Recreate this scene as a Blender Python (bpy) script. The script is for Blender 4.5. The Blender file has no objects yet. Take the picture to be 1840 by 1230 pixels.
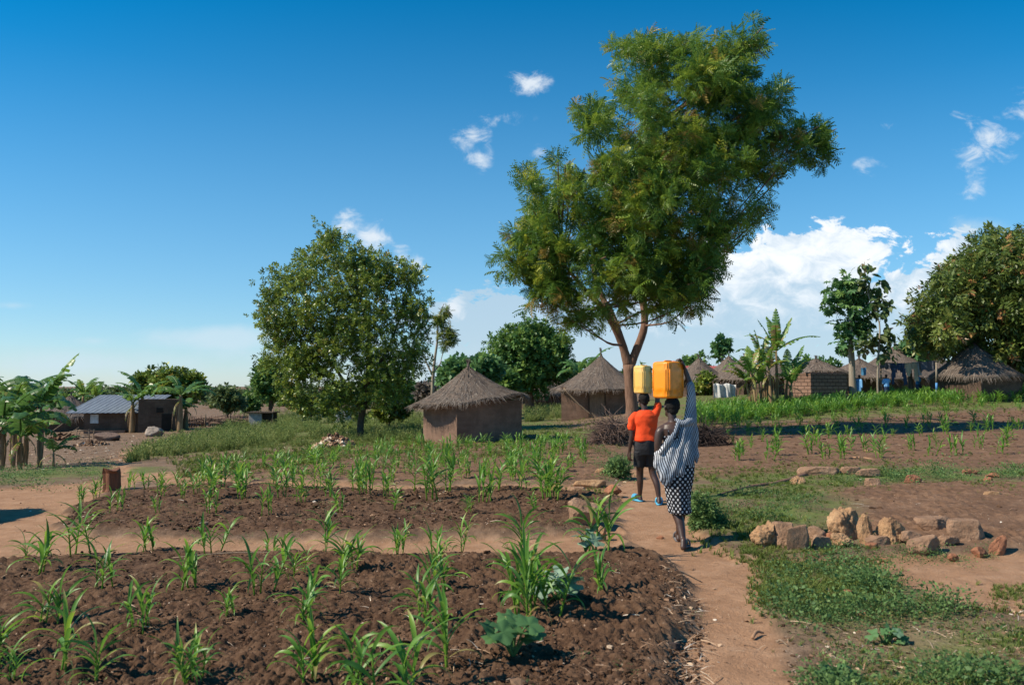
import bpy, math, random
import numpy as np
from mathutils import Vector, Matrix
C = bpy.context.scene
COL = C.collection
rng = np.random.default_rng(7)
random.seed(7)

# ------------------------------------------------------------------ camera
F = 1431.0; W0, H0 = 1840.0, 1230.0; PITCH = math.atan(78/1431); CAMZ = 1.7
cam = bpy.data.cameras.new('camera'); camo = bpy.data.objects.new('camera', cam); COL.objects.link(camo)
cam.sensor_width = 36; cam.lens = 28.0; cam.clip_end = 6000; cam.clip_start = 0.05
camo.location = (0, 0, CAMZ); camo.rotation_euler = (math.pi/2+PITCH, 0, 0)
cam.dof.use_dof = True; cam.dof.focus_distance = 12.0; cam.dof.aperture_fstop = 2.8
C.camera = camo

# ------------------------------------------------------------------ sun, sky
SUN_A, SUN_E = math.radians(13), math.radians(42)
S = Vector((-math.cos(SUN_A)*math.cos(SUN_E), -math.sin(SUN_A)*math.cos(SUN_E), math.sin(SUN_E)))
sun = bpy.data.lights.new('sun', 'SUN'); sun.energy = 5.0; sun.angle = math.radians(0.5); sun.color = (1.0, .90, .73)
suno = bpy.data.objects.new('sun', sun); COL.objects.link(suno)
suno.rotation_euler = (-S).to_track_quat('-Z', 'Y').to_euler(); suno.location = (-20, -10, 30)
C.view_settings.view_transform = 'Standard'; C.view_settings.look = 'None'
C.view_settings.gamma = 1; C.view_settings.exposure = 0.34

world = bpy.data.worlds.new('World'); C.world = world; world.use_nodes = True
wt = world.node_tree; wt.nodes.clear()
def wn(t, **k):
    n = wt.nodes.new(t)
    for a, b in k.items(): setattr(n, a, b)
    return n
def setin(tree, sock, v):
    if hasattr(v, 'node') or isinstance(v, bpy.types.NodeSocket): tree.links.new(v, sock)
    else: sock.default_value = v
def mth(tree, op, a, b=None, c=None, clamp=False):
    n = tree.nodes.new('ShaderNodeMath'); n.operation = op; n.use_clamp = clamp
    setin(tree, n.inputs[0], a)
    if b is not None: setin(tree, n.inputs[1], b)
    if c is not None: setin(tree, n.inputs[2], c)
    return n.outputs[0]
def mixc(tree, f, a, b):
    n = tree.nodes.new('ShaderNodeMix'); n.data_type = 'RGBA'
    setin(tree, n.inputs[0], f); setin(tree, n.inputs[6], a); setin(tree, n.inputs[7], b)
    return n.outputs[2]
def smooth(tree, x, lo, hi):
    n = tree.nodes.new('ShaderNodeMapRange'); n.interpolation_type = 'SMOOTHSTEP'
    setin(tree, n.inputs[0], x); n.inputs[1].default_value = lo; n.inputs[2].default_value = hi
    return n.outputs[0]
sky = wn('ShaderNodeTexSky', sky_type='NISHITA', sun_disc=False, sun_elevation=SUN_E,
         sun_rotation=math.atan2(S.x, S.y), altitude=900, air_density=1.0, dust_density=0.25, ozone_density=4.0)
hs = wn('ShaderNodeHueSaturation'); hs.inputs['Saturation'].default_value = 1.42; hs.inputs['Value'].default_value = .84
hs.inputs['Hue'].default_value = 0.489
wt.links.new(sky.outputs[0], hs.inputs['Color'])
geo = wn('ShaderNodeTexCoord'); sep = wn('ShaderNodeSeparateXYZ'); wt.links.new(geo.outputs['Generated'], sep.inputs[0])
dy = mth(wt, 'MAXIMUM', sep.outputs[1], 0.05)
az = mth(wt, 'DIVIDE', sep.outputs[0], dy); el = mth(wt, 'DIVIDE', sep.outputs[2], dy)
cmb = wn('ShaderNodeCombineXYZ'); wt.links.new(az, cmb.inputs[0]); wt.links.new(mth(wt, 'MULTIPLY', el, 1.5), cmb.inputs[1])
def wnoise(scale, det, rough, off=0.0, dist=0.0):
    m = wn('ShaderNodeMapping'); m.inputs['Location'].default_value = (off, off*.7, off*.3); wt.links.new(cmb.outputs[0], m.inputs[0])
    n = wn('ShaderNodeTexNoise'); n.inputs['Scale'].default_value = scale; n.inputs['Detail'].default_value = det
    n.inputs['Roughness'].default_value = rough; n.inputs['Distortion'].default_value = dist
    wt.links.new(m.outputs[0], n.inputs[0]); return n.outputs[0]
nA = wnoise(11, 9, .6, 3.1, .3); nB = wnoise(26, 8, .65, 8.2, .5); nC = wnoise(3.5, 6, .55, 1.7)
# cloud masses: (px, py, half width px, half height px, weight) turned into directions of the world
def ell(px, py, rx, ry, w):
    a0 = (px-920)/F; e0 = (693-py)/F
    u = mth(wt, 'MULTIPLY', mth(wt, 'SUBTRACT', az, a0), F/rx); v = mth(wt, 'MULTIPLY', mth(wt, 'SUBTRACT', el, e0), F/ry)
    d = mth(wt, 'SQRT', mth(wt, 'ADD', mth(wt, 'MULTIPLY', u, u), mth(wt, 'MULTIPLY', v, v)))
    return mth(wt, 'MULTIPLY', mth(wt, 'MAXIMUM', mth(wt, 'SUBTRACT', 1.0, d), -1.0), w)
def mx(lst):
    o = lst[0]
    for q in lst[1:]: o = mth(wt, 'MAXIMUM', o, q)
    return o
bank = mx([ell(1430, 560, 270, 165, 1.0), ell(1420, 455, 110, 62, .8), ell(1560, 450, 130, 60, .75), ell(1650, 520, 210, 95, .55),
           ell(1310, 520, 120, 80, .8), ell(1000, 625, 330, 120, 1.0), ell(900, 570, 140, 60, .8), ell(1250, 640, 300, 80, .8)])
puffs = mx([ell(950, 140, 46, 30, 1.0), ell(845, 240, 38, 34, .95), ell(860, 275, 26, 34, .5), ell(890, 205, 60, 14, .3), ell(628, 402, 36, 32, 1.0),
            ell(660, 425, 52, 40, .95), ell(718, 458, 20, 24, .7), ell(745, 473, 22, 20, .8), ell(815, 550, 26, 30, 1.0), ell(1785, 248, 62, 46, .75),
            ell(1755, 320, 28, 36, .4), ell(1750, 195, 26, 14, .35), ell(1860, 190, 40, 40, .5), ell(1570, 295, 28, 16, .35), ell(965, 266, 16, 12, .35), ell(1600, 215, 18, 12, .3)])
low = mx([ell(400, 606, 190, 30, .85), ell(150, 655, 380, 34, .55), ell(620, 640, 420, 46, .42), ell(20, 548, 60, 10, .35), ell(170, 612, 50, 12, .4), ell(1790, 405, 90, 22, .35)])
den1 = smooth(wt, mth(wt, 'ADD', bank, mth(wt, 'ADD', mth(wt, 'MULTIPLY', mth(wt, 'SUBTRACT', nA, .52), 2.4), mth(wt, 'MULTIPLY', mth(wt, 'SUBTRACT', nB, .5), 1.3))), .06, .22)
den2 = smooth(wt, mth(wt, 'ADD', puffs, mth(wt, 'ADD', mth(wt, 'MULTIPLY', mth(wt, 'SUBTRACT', nB, .5), 3.2), mth(wt, 'MULTIPLY', mth(wt, 'SUBTRACT', nA, .5), 1.6))), .0, 1.25)
den3 = mth(wt, 'MULTIPLY', smooth(wt, mth(wt, 'ADD', low, mth(wt, 'MULTIPLY', mth(wt, 'SUBTRACT', nA, .5), 1.0)), .0, .7), .72)
ctop = ell(1450, 440, 330, 100, 1.0)
lit = smooth(wt, mth(wt, 'ADD', mth(wt, 'MULTIPLY', mth(wt, 'SUBTRACT', nB, .5), 2.6), mth(wt, 'ADD', mth(wt, 'MULTIPLY', ctop, .8), mth(wt, 'MULTIPLY', mth(wt, 'SUBTRACT', nC, .5), 1.2))), -.55, .9)
ccol = mixc(wt, lit, (3.0, 3.8, 4.5, 1), (5.8, 6.0, 6.2, 1))
skyc = mixc(wt, smooth(wt, el, .55, -.05), hs.outputs[0], mixc(wt, .5, hs.outputs[0], (2.0, 3.3, 4.5, 1)))
c1 = mixc(wt, mth(wt, 'MULTIPLY', den1, mth(wt, 'ADD', .74, mth(wt, 'MULTIPLY', lit, .24))), skyc, ccol)
c2 = mixc(wt, den3, c1, (3.6, 4.5, 5.1, 1))
c3 = mixc(wt, mth(wt, 'MULTIPLY', mth(wt, 'MULTIPLY', den2, smooth(wt, puffs, -.12, .06)), .9), c2, (4.7, 5.1, 5.5, 1))
bg = wn('ShaderNodeBackground'); bg.inputs['Strength'].default_value = 0.14
wo = wn('ShaderNodeOutputWorld'); wt.links.new(c3, bg.inputs[0]); wt.links.new(bg.outputs[0], wo.inputs[0])

# ------------------------------------------------------------------ maths
def S3(x, a, b):
    t = np.clip((np.asarray(x, float)-a)/(b-a), 0, 1); return t*t*(3-2*t)
def H(x, y):
    x = np.asarray(x, float); y = np.asarray(y, float)
    h = -1.8*np.tanh(.045*np.maximum(-x, 0)/1.8) + .35*np.tanh(.02*np.maximum(x, 0)/.35)
    h = h + .75*S3(y, 30, 48)*S3(x, 5, 16) - .5*S3(y, 19, 32)*(1-S3(x, 2, 8))
    return h
def hsh(ix, iy, s):
    with np.errstate(over='ignore'):
        h = (ix.astype(np.int64)*374761393 + iy.astype(np.int64)*668265263 + s*144269)
        h = (h ^ (h >> 13))*1274126177; h = h ^ (h >> 16)
    return (h & 0xffffff)/float(0xffffff)
def vn(x, y, s=0):
    x = np.asarray(x, float); y = np.asarray(y, float)
    ix, iy = np.floor(x), np.floor(y); fx, fy = x-ix, y-iy
    fx = fx*fx*(3-2*fx); fy = fy*fy*(3-2*fy)
    a, b, c, d = hsh(ix, iy, s), hsh(ix+1, iy, s), hsh(ix, iy+1, s), hsh(ix+1, iy+1, s)
    return (a*(1-fx)+b*fx)*(1-fy)+(c*(1-fx)+d*fx)*fy*1.0
def fbm(x, y, o=4, s=0):
    r, a, t = 0, .5, 0
    for k in range(o): r = r+a*vn(x*2**k+k*7.3, y*2**k+k*3.1, s+k); t += a; a *= .55
    return r/t
def clods(x, y, f, s):
    x = x*f; y = y*f; ix, iy = np.floor(x), np.floor(y); out = np.zeros_like(x)
    for i in (-1, 0, 1):
        for j in (-1, 0, 1):
            cx, cy = ix+i, iy+j
            px = cx+hsh(cx, cy, s); py = cy+hsh(cx, cy, s+5); r = .35+.5*hsh(cx, cy, s+9)
            d2 = ((x-px)**2+(y-py)**2)/(r*r)
            out = np.maximum(out, r*np.maximum(0, 1-d2**.75)**.8)
    return out/f
CP, SP = math.cos(PITCH), math.sin(PITCH)
def ray(px, py):
    u = (np.asarray(px, float)-920)/F; v = (615-np.asarray(py, float))/F
    return u, CP-v*SP, SP+v*CP
def P(px, py, D):                       # the point on the ray at world depth y = D
    u, fy, fz = ray(px, py); t = D/fy
    return Vector((float(u*t), float(D), float(CAMZ+fz*t)))
DG = np.concatenate([np.geomspace(1.2, 400, 420)])
def GA(px, py):                          # vectorised: ground points under pixels
    px = np.atleast_1d(np.asarray(px, float)); py = np.atleast_1d(np.asarray(py, float))
    ox, oy = [], []
    for i in range(0, len(px), 4000):
        u, fy, fz = ray(px[i:i+4000], py[i:i+4000]); fy = fy+0*u; fz = fz+0*u
        X = (u/fy)[:, None]*DG; Z = CAMZ+(fz/fy)[:, None]*DG
        g = Z-H(X, DG[None, :]+0*X); neg = g < 0
        k = np.where(neg.any(1), neg.argmax(1), len(DG)-1); k = np.maximum(k, 1)
        r = np.arange(len(k)); a, b = g[r, k-1], g[r, k]
        t = np.clip(a/(a-b+1e-12), 0, 1); D = DG[k-1]*(1-t)+DG[k]*t
        ox.append(u/fy*D); oy.append(D)
    return np.concatenate(ox), np.concatenate(oy)
def G(px, py):
    x, y = GA([px], [py]); return float(x[0]), float(y[0])
def gp(px, D, py=700):
    p = P(px, py, D); return p.x, D

# ------------------------------------------------------------------ regions of the ground (outlines in photo pixels, laid on the ground)
def poly(pts):
    a = np.array(pts, float); x, y = GA(a[:, 0], a[:, 1]); return np.stack([x, y], 1)
def sdf(poly_, X, Y):                    # > 0 inside
    d = np.full(X.shape, 1e9); ins = np.zeros(X.shape, bool); n = len(poly_)
    for i in range(n):
        ax, ay = poly_[i]; bx, by = poly_[(i+1) % n]; ex, ey = bx-ax, by-ay
        t = np.clip(((X-ax)*ex+(Y-ay)*ey)/(ex*ex+ey*ey+1e-12), 0, 1)
        d = np.minimum(d, (X-ax-t*ex)**2+(Y-ay-t*ey)**2)
        c = ((ay > Y) != (by > Y)); 
        with np.errstate(divide='ignore', invalid='ignore'):
            c &= X < (bx-ax)*(Y-ay)/(by-ay+1e-12)+ax
        ins ^= c
    return np.where(ins, 1, -1)*np.sqrt(d)
PATHS = [
 poly([(1205,1700),(1215,1230),(1222,1150),(1240,1090),(1222,1040),(1185,1005),(1140,975),(1110,940),(1105,905),(1098,882),(1110,862),(1128,838),(1150,820),(1172,820),(1196,850),(1222,900),(1250,955),(1300,985),(1345,1000),
       (1500,1003),(1600,992),(1840,992),(2100,990),(2100,1120),(1840,1100),(1700,1075),(1610,1050),(1540,1022),(1420,1020),(1360,1040),(1372,1090),(1398,1150),(1415,1230),(1500,1700)]),
 poly([(-300,890),(-50,882),(60,872),(130,868),(240,850),(300,850),(250,866),(185,885),(120,918),(80,945),(130,958),(400,966),(600,972),(900,966),(1020,962),(1090,945),(1135,955),(1120,985),(1060,1000),(940,1000),(700,1002),(500,999),(300,986),(150,994),(0,1010),(-300,1050)]),
 poly([(240,852),(300,850),(430,862),(640,868),(850,872),(1050,870),(1115,872),(1105,886),(1050,884),(850,884),(640,880),(430,876),(300,872)]),
 poly([(195,852),(205,832),(222,812),(250,800),(300,790),(305,795),(262,806),(240,822),(232,852)]),
]
BEDS = [
 poly([(-400,1040),(0,1014),(150,998),(300,990),(500,1003),(700,1006),(950,1004),(1070,1004),(1130,990),(1195,1012),(1228,1050),(1232,1085),(1214,1150),(1204,1230),(1180,1700),(-900,1700)]),
 poly([(100,945),(128,915),(190,888),(320,874),(640,882),(1050,886),(1098,892),(1100,918),(1075,940),(1010,958),(900,962),(600,968),(400,962),(150,955)]),
]
SOIL = [
 poly([(320,852),(440,832),(560,812),(700,800),(830,792),(960,782),(1080,790),(1130,815),(1105,860),(1050,868),(640,866),(430,858)]),
 poly([(1235,765),(1400,762),(1560,752),(1840,736),(2200,730),(2200,850),(1840,845),(1640,842),(1440,850),(1260,862),(1225,800)]),
 poly([(1480,885),(1620,872),(1840,870),(2200,870),(2200,985),(1840,985),(1600,975),(1510,950),(1560,920)]),
]
GRASS = [
 poly([(1245,850),(1420,848),(1600,842),(1840,840),(2200,838),(2200,868),(1840,866),(1640,872),(1500,880),(1540,915),(1500,950),(1330,975),(1262,958),(1232,900)]),
 poly([(330,850),(420,828),(560,808),(760,788),(960,775),(1080,770),(1120,790),(1080,800),(960,798),(780,800),(600,815),(440,840)]),
 poly([(225,830),(300,795),(400,765),(520,745),(760,740),(1010,728),(1010,790),(760,796),(640,798),(560,806),(430,808),(300,822)]),
 poly([(1130,735),(1250,700),(1420,700),(1840,700),(2200,690),(2200,728),(1840,732),(1560,748),(1250,762)]),
 poly([(-200,870),(0,850),(150,838),(240,838),(330,850),(200,850),(100,866),(-200,885)]),
 poly([(1370,1040),(1440,1000),(1560,1010),(1610,1050),(1720,1070),(1730,1100),(1600,1110),(1480,1120),(1400,1085)]),
 poly([(1500,1260),(1600,1180),(1760,1140),(1900,1140),(1900,1350),(1500,1350)]),
]
def masks(X, Y):
    n = .16*(fbm(X*1.3, Y*1.3, 3, 21)-.5)*2; n2 = .10*(vn(X*5, Y*5, 31)-.5)
    k = np.clip(Y/9, .6, 6)
    Xn, Yn = X+n*k+n2, Y+n*k-n2
    def m(L, w):
        o = np.zeros(X.shape)
        for q in L: o = np.maximum(o, S3(sdf(q, Xn, Yn), -w, w))
        return o
    mp = m(PATHS, .09); mb = m(BEDS, .24)*(1-mp); ms = m(SOIL, .35)*(1-mp); mg = m(GRASS, .5)*(1-mp)*(1-mb)
    return mp, mb, ms, mg
def relief(X, Y, mp, mb, ms, mg):
    r = .06*mb+.04*ms*(1-mb)+.03*mg - .03*mp
    r = r + .10*(fbm(X*.45, Y*.45, 3, 3)-.5)*(1-mp*.7)
    r = r + mb*.075*(fbm(X*2.6, Y*2.6, 4, 11)-.5)
    return r
def HF(x, y):                            # full ground height for placing things
    X = np.atleast_1d(np.asarray(x, float)); Y = np.atleast_1d(np.asarray(y, float))
    mk = masks(X, Y); h = H(X, Y)+relief(X, Y, *mk)+.03*mk[1]
    return h if np.ndim(x) else float(h[0])
def on(x, y, dz=0): return Vector((x, y, HF(x, y)+dz))
def onp(px, py, dz=0):
    x, y = G(px, py); return on(x, y, dz)
def ond(px, D, dz=0):
    x, y = gp(px, D); return on(x, y, dz)

# ------------------------------------------------------------------ object helpers
def tag(o, label=None, cat=None, group=None, kind=None):
    for k, v in (('label', label), ('category', cat), ('group', group), ('kind', kind)):
        if v: o[k] = v
    return o
def empty(name, loc, rz=0, **k):
    o = bpy.data.objects.new(name, None); COL.objects.link(o); o.location = loc; o.rotation_euler = (0, 0, rz)
    o.empty_display_size = .2
    return tag(o, **k)
class MB:
    def __init__(s): s.V = []; s.F3 = []; s.F4 = []; s.A = []; s.n = 0
    def add(s, V, F4=None, F3=None, v=.5):
        V = np.asarray(V, float).reshape(-1, 3)
        if F4 is not None and len(F4): s.F4.append(np.asarray(F4, int).reshape(-1, 4)+s.n)
        if F3 is not None and len(F3): s.F3.append(np.asarray(F3, int).reshape(-1, 3)+s.n)
        a = np.asarray(v, float); s.A.append(np.full(len(V), float(a)) if a.ndim == 0 else a)
        s.V.append(V); s.n += len(V); return s
    def mesh(s, name, mat, smooth_=True):
        V = np.concatenate(s.V); me = bpy.data.meshes.new(name)
        f4 = np.concatenate(s.F4) if s.F4 else np.zeros((0, 4), int); f3 = np.concatenate(s.F3) if s.F3 else np.zeros((0, 3), int)
        loops = np.concatenate([f4.ravel(), f3.ravel()]).astype(np.int32)
        tot = np.concatenate([np.full(len(f4), 4), np.full(len(f3), 3)]).astype(np.int32)
        st = np.concatenate([[0], np.cumsum(tot)[:-1]]).astype(np.int32)
        me.vertices.add(len(V)); me.vertices.foreach_set('co', V.ravel().astype(np.float32))
        me.loops.add(len(loops)); me.loops.foreach_set('vertex_index', loops)
        me.polygons.add(len(tot)); me.polygons.foreach_set('loop_start', st)
        me.polygons.foreach_set('loop_total', tot)
        me.polygons.foreach_set('use_smooth', np.full(len(tot), smooth_))
        at = me.attributes.new('v', 'FLOAT', 'POINT'); at.data.foreach_set('value', np.concatenate(s.A).astype(np.float32))
        me.update(calc_edges=True)
        if mat: me.materials.append(mat)
        return me
    def build(s, name, mat, parent=None, smooth_=True, loc=None, rz=0):
        o = bpy.data.objects.new(name, s.mesh(name, mat, smooth_)); COL.objects.link(o)
        if parent: o.parent = parent
        if loc is not None: o.location = loc
        if rz: o.rotation_euler = (0, 0, rz)
        return o
def tube(pts, rad, seg=8, cap=True, ell_=1.0, jit=0.0, upv=None):
    pts = np.array([tuple(p) for p in pts], float); n = len(pts); rad = np.broadcast_to(np.asarray(rad, float), (n,))
    T = np.gradient(pts, axis=0); T /= np.linalg.norm(T, axis=1)[:, None]+1e-9
    up = np.array(upv if upv is not None else (0, 0, 1.)); 
    if upv is None and abs(T[0] @ up) > .9: up = np.array((0, 1., 0))
    V = []; a = np.linspace(0, 2*np.pi, seg, endpoint=False)
    for i in range(n):
        A = np.cross(T[i], up); A /= np.linalg.norm(A)+1e-9; B = np.cross(A, T[i]); up = B if upv is None else up
        r = rad[i]*(1+jit*(rng.random(seg)-.5))
        V.append(pts[i]+(np.cos(a)*r)[:, None]*A+(np.sin(a)*r*ell_)[:, None]*B)
    V = np.concatenate(V); q = []
    for i in range(n-1):
        for j in range(seg): q.append((i*seg+j, i*seg+(j+1) % seg, (i+1)*seg+(j+1) % seg, (i+1)*seg+j))
    t = []
    if cap:
        V = np.concatenate([V, pts[:1], pts[-1:]]); c0, c1 = n*seg, n*seg+1
        for j in range(seg): t.append((c0, (j+1) % seg, j)); t.append((c1, (n-1)*seg+j, (n-1)*seg+(j+1) % seg))
    return V, q, t
def addtube(mb, pts, rad, seg=8, v=.5, **k):
    V, q, t = tube(pts, rad, seg, **k); mb.add(V, q, t, v)
def smoothpath(pts, k=4):
    p = np.array([tuple(q) for q in pts], float); n = len(p)
    if n < 3: return p
    pp = np.concatenate([[2*p[0]-p[1]], p, [2*p[-1]-p[-2]]]); out = []
    for i in range(n-1):
        for t in np.linspace(0, 1, k, endpoint=False):
            a, b, c, d = pp[i], pp[i+1], pp[i+2], pp[i+3]
            out.append(.5*((2*b)+(-a+c)*t+(2*a-5*b+4*c-d)*t*t+(-a+3*b-3*c+d)*t**3))
    out.append(p[-1]); return np.array(out)
def limb(mb, pts, rad, seg=8, v=.5, k=4, **kw):
    q = smoothpath(pts, k); r = np.interp(np.linspace(0, len(rad)-1, len(q)), range(len(rad)), rad)
    addtube(mb, q, r, seg, v, **kw)
BOXF = [(0,3,2,1),(4,5,6,7),(0,1,5,4),(1,2,6,5),(2,3,7,6),(3,0,4,7)]
def box(mb, c, s, rz=0, v=.5, taper=1.0):
    x, y, z = s[0]/2, s[1]/2, s[2]/2
    V = np.array([(-x,-y,-z),(x,-y,-z),(x,y,-z),(-x,y,-z),(-x*taper,-y*taper,z),(x*taper,-y*taper,z),(x*taper,y*taper,z),(-x*taper,y*taper,z)])
    ca, sa = math.cos(rz), math.sin(rz)
    V = V @ np.array([[ca, sa, 0], [-sa, ca, 0], [0, 0, 1]])+np.array(c)
    mb.add(V, BOXF, v=v)
def unit(a): return a/(np.linalg.norm(a, axis=-1, keepdims=True)+1e-9)
def place(mb, T, Pp, D, N, Sc, v):
    """copies of leaf template T=(V,F4) at Pp, its y axis along D, its z axis near N"""
    V, Fq = T; D = unit(D); X = unit(np.cross(D, N)); Nn = np.cross(X, D); k = len(Pp); Sc = np.broadcast_to(Sc, (k,))
    out = Pp[:, None, :]+Sc[:, None, None]*(V[None, :, 0:1]*X[:, None, :]+V[None, :, 1:2]*D[:, None, :]+V[None, :, 2:3]*Nn[:, None, :])
    f = (np.asarray(Fq)[None]+(np.arange(k)*len(V))[:, None, None])
    mb.add(out.reshape(-1, 3), f.reshape(-1, 4), v=np.repeat(np.broadcast_to(v, (k,)), len(V)))

# ------------------------------------------------------------------ materials
def newmat(name):
    m = bpy.data.materials.new(name); m.use_nodes = True; t = m.node_tree
    b = t.nodes['Principled BSDF']; return m, t, b
def tnoise(t, scale, det=4, rough=.55, coord='Object', sc=(1, 1, 1), out=0):
    tc = t.nodes.new('ShaderNodeTexCoord'); mp = t.nodes.new('ShaderNodeMapping'); mp.inputs['Scale'].default_value = sc
    t.links.new(tc.outputs[coord], mp.inputs[0]); n = t.nodes.new('ShaderNodeTexNoise')
    n.inputs['Scale'].default_value = scale; n.inputs['Detail'].default_value = det; n.inputs['Roughness'].default_value = rough
    t.links.new(mp.outputs[0], n.inputs[0]); return n.outputs[out]
def ramp(t, f, stops):
    r = t.nodes.new('ShaderNodeValToRGB'); setin(t, r.inputs[0], f)
    while len(r.color_ramp.elements) < len(stops): r.color_ramp.elements.new(.5)
    for e, (p, c) in zip(r.color_ramp.elements, stops): e.position = p; e.color = (*c, 1)
    return r.outputs[0]
def bump(t, b, h, dist, strength=1.0):
    n = t.nodes.new('ShaderNodeBump'); n.inputs['Distance'].default_value = dist; n.inputs['Strength'].default_value = strength
    t.links.new(h, n.inputs['Height']); t.links.new(n.outputs[0], b.inputs['Normal'])
def mat(name, c1, c2=None, scale=5, rough=.8, bm=.0, bscale=None, sc=(1, 1, 1), spec=.3, coord='Object'):
    m, t, b = newmat(name); b.inputs['Roughness'].default_value = rough; b.inputs['Specular IOR Level'].default_value = spec
    c2 = c2 or tuple(x*.75 for x in c1)
    n = tnoise(t, scale, 6, .65, sc=sc, coord=coord)
    t.links.new(ramp(t, n, [(.3, c2), (.7, c1)]), b.inputs['Base Color'])
    if bm: bump(t, b, tnoise(t, bscale or scale*4, 6, .7, sc=sc, coord=coord), bm)
    return m
def leafmat(name, stops, trans=.3, rough=.5, spec=.35):
    m, t, b = newmat(name); at = t.nodes.new('ShaderNodeAttribute'); at.attribute_name = 'v'
    c = ramp(t, at.outputs['Fac'], stops); t.links.new(c, b.inputs['Base Color'])
    b.inputs['Roughness'].default_value = rough; b.inputs['Specular IOR Level'].default_value = spec
    tr = t.nodes.new('ShaderNodeBsdfTranslucent')
    hsn = t.nodes.new('ShaderNodeHueSaturation'); hsn.inputs['Value'].default_value = 1.5; hsn.inputs['Hue'].default_value = .485
    t.links.new(c, hsn.inputs['Color']); t.links.new(hsn.outputs[0], tr.inputs[0])
    mixs = t.nodes.new('ShaderNodeMixShader'); mixs.inputs[0].default_value = trans
    out = t.nodes['Material Output']; t.links.new(b.outputs[0], mixs.inputs[1]); t.links.new(tr.outputs[0], mixs.inputs[2])
    t.links.new(mixs.outputs[0], out.inputs[0]); return m
def bark(name, c1, c2, sc=(1, 1, .18), bm=.02, scale=14):
    return mat(name, c1, c2, scale=scale, rough=.95, bm=bm, bscale=scale*1.3, sc=sc, spec=.1)
M = {}
M['bark_big'] = bark('bark_big', (.26, .155, .11), (.12, .068, .048))
M['bark_dark'] = bark('bark_dark', (.13, .095, .07), (.055, .04, .03))
M['bark_grey'] = bark('bark_grey', (.36, .31, .24), (.2, .16, .12), scale=8)
M['leaf_big'] = leafmat('leaf_big', [(0, (.04, .10, .02)), (.45, (.10, .19, .026)), (.8, (.22, .31, .035)), (.95, (.36, .38, .04)), (1, (.30, .22, .05))], .34, .38)
M['leaf_olive'] = leafmat('leaf_olive', [(0, (.055, .09, .02)), (.5, (.14, .205, .034)), (.88, (.28, .35, .05)), (1, (.26, .22, .05))], .25, .38)
M['leaf_mid'] = leafmat('leaf_mid', [(0, (.045, .115, .03)), (.6, (.10, .20, .045)), (1, (.20, .30, .06))], .25, .5)
M['leaf_mango'] = leafmat('leaf_mango', [(0, (.05, .085, .02)), (.6, (.12, .17, .035)), (.9, (.20, .22, .05)), (.96, (.26, .19, .05)), (1, (.32, .16, .06))], .2, .4)
M['leaf_far'] = leafmat('leaf_far', [(0, (.06, .10, .035)), (1, (.13, .18, .055))], .2, .6)
M['leaf_papaya'] = leafmat('leaf_papaya', [(0, (.05, .13, .045)), (.7, (.11, .23, .08)), (1, (.20, .32, .08))], .28, .45)
M['leaf_teak'] = leafmat('leaf_teak', [(0, (.07, .11, .04)), (.6, (.12, .17, .055)), (.85, (.20, .18, .08)), (1, (.25, .14, .08))], .25, .5)
M['leaf_maize'] = leafmat('leaf_maize', [(0, (.06, .16, .035)), (.6, (.12, .27, .035)), (.97, (.22, .36, .04)), (1, (.34, .30, .10))], .38, .42, .45)
M['leaf_banana'] = leafmat('leaf_banana', [(0, (.035, .10, .03)), (.5, (.08, .18, .04)), (.85, (.16, .27, .04)), (.93, (.32, .26, .07)), (1, (.24, .15, .08))], .35, .4, .5)
M['leaf_squash'] = leafmat('leaf_squash', [(0, (.06, .14, .05)), (.5, (.10, .21, .07)), (1, (.30, .40, .30))], .25, .6)
M['grass'] = leafmat('grass', [(0, (.07, .11, .022)), (.55, (.13, .18, .035)), (.9, (.20, .21, .06)), (1, (.32, .26, .14))], .3, .6, .2)
M['weed'] = leafmat('weed', [(0, (.055, .11, .035)), (.6, (.10, .18, .055)), (1, (.18, .26, .08))], .25, .6, .25)
M['weedtall'] = leafmat('weedtall', [(0, (.09, .13, .04)), (.6, (.18, .235, .065)), (1, (.30, .30, .12))], .25, .7, .15)
M['banana_stem'] = mat('banana_stem', (.34, .24, .12), (.15, .085, .05), 5, .8, .02, 9, sc=(1, 1, .25))
M['thatch'] = mat('thatch', (.20, .155, .125), (.09, .068, .055), 9, .95, .04, 22, sc=(1, 1, 1), spec=.1)
M['straw'] = leafmat('straw', [(0, (.06, .05, .043)), (.5, (.18, .148, .128)), (1, (.40, .34, .285))], .12, .8, .15)
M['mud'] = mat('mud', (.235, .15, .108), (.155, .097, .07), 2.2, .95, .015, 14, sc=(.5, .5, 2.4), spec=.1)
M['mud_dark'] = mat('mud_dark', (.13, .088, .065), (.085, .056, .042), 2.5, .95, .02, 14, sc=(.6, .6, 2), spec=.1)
M['wood'] = mat('wood', (.30, .22, .15), (.17, .115, .08), 6, .85, .006, 20, sc=(4, 4, .5))
M['wood_red'] = mat('wood_red', (.24, .10, .05), (.10, .045, .028), 7, .85, .02, 12, sc=(3, 3, .4))
M['stick'] = mat('stick', (.23, .15, .115), (.09, .06, .048), 12, .95, .0)
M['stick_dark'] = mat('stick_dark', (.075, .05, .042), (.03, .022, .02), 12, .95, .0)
M['tin'] = mat('tin', (.19, .225, .27), (.12, .14, .175), 2, .75, .0, sc=(3, .4, 1), spec=.25)
M['tin_red'] = mat('tin_red', (.46, .12, .10), (.34, .08, .07), 1.5, .6, .0)
M['tarp_white'] = mat('tarp_white', (.66, .66, .64), (.36, .35, .33), 3, .6, .02, 5)
M['tarp_grey'] = mat('tarp_grey', (.34, .34, .35), (.2, .19, .19), 3, .7, .03, 5)
M['white'] = mat('white', (.75, .74, .70), (.65, .64, .6), 3, .7)
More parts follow.
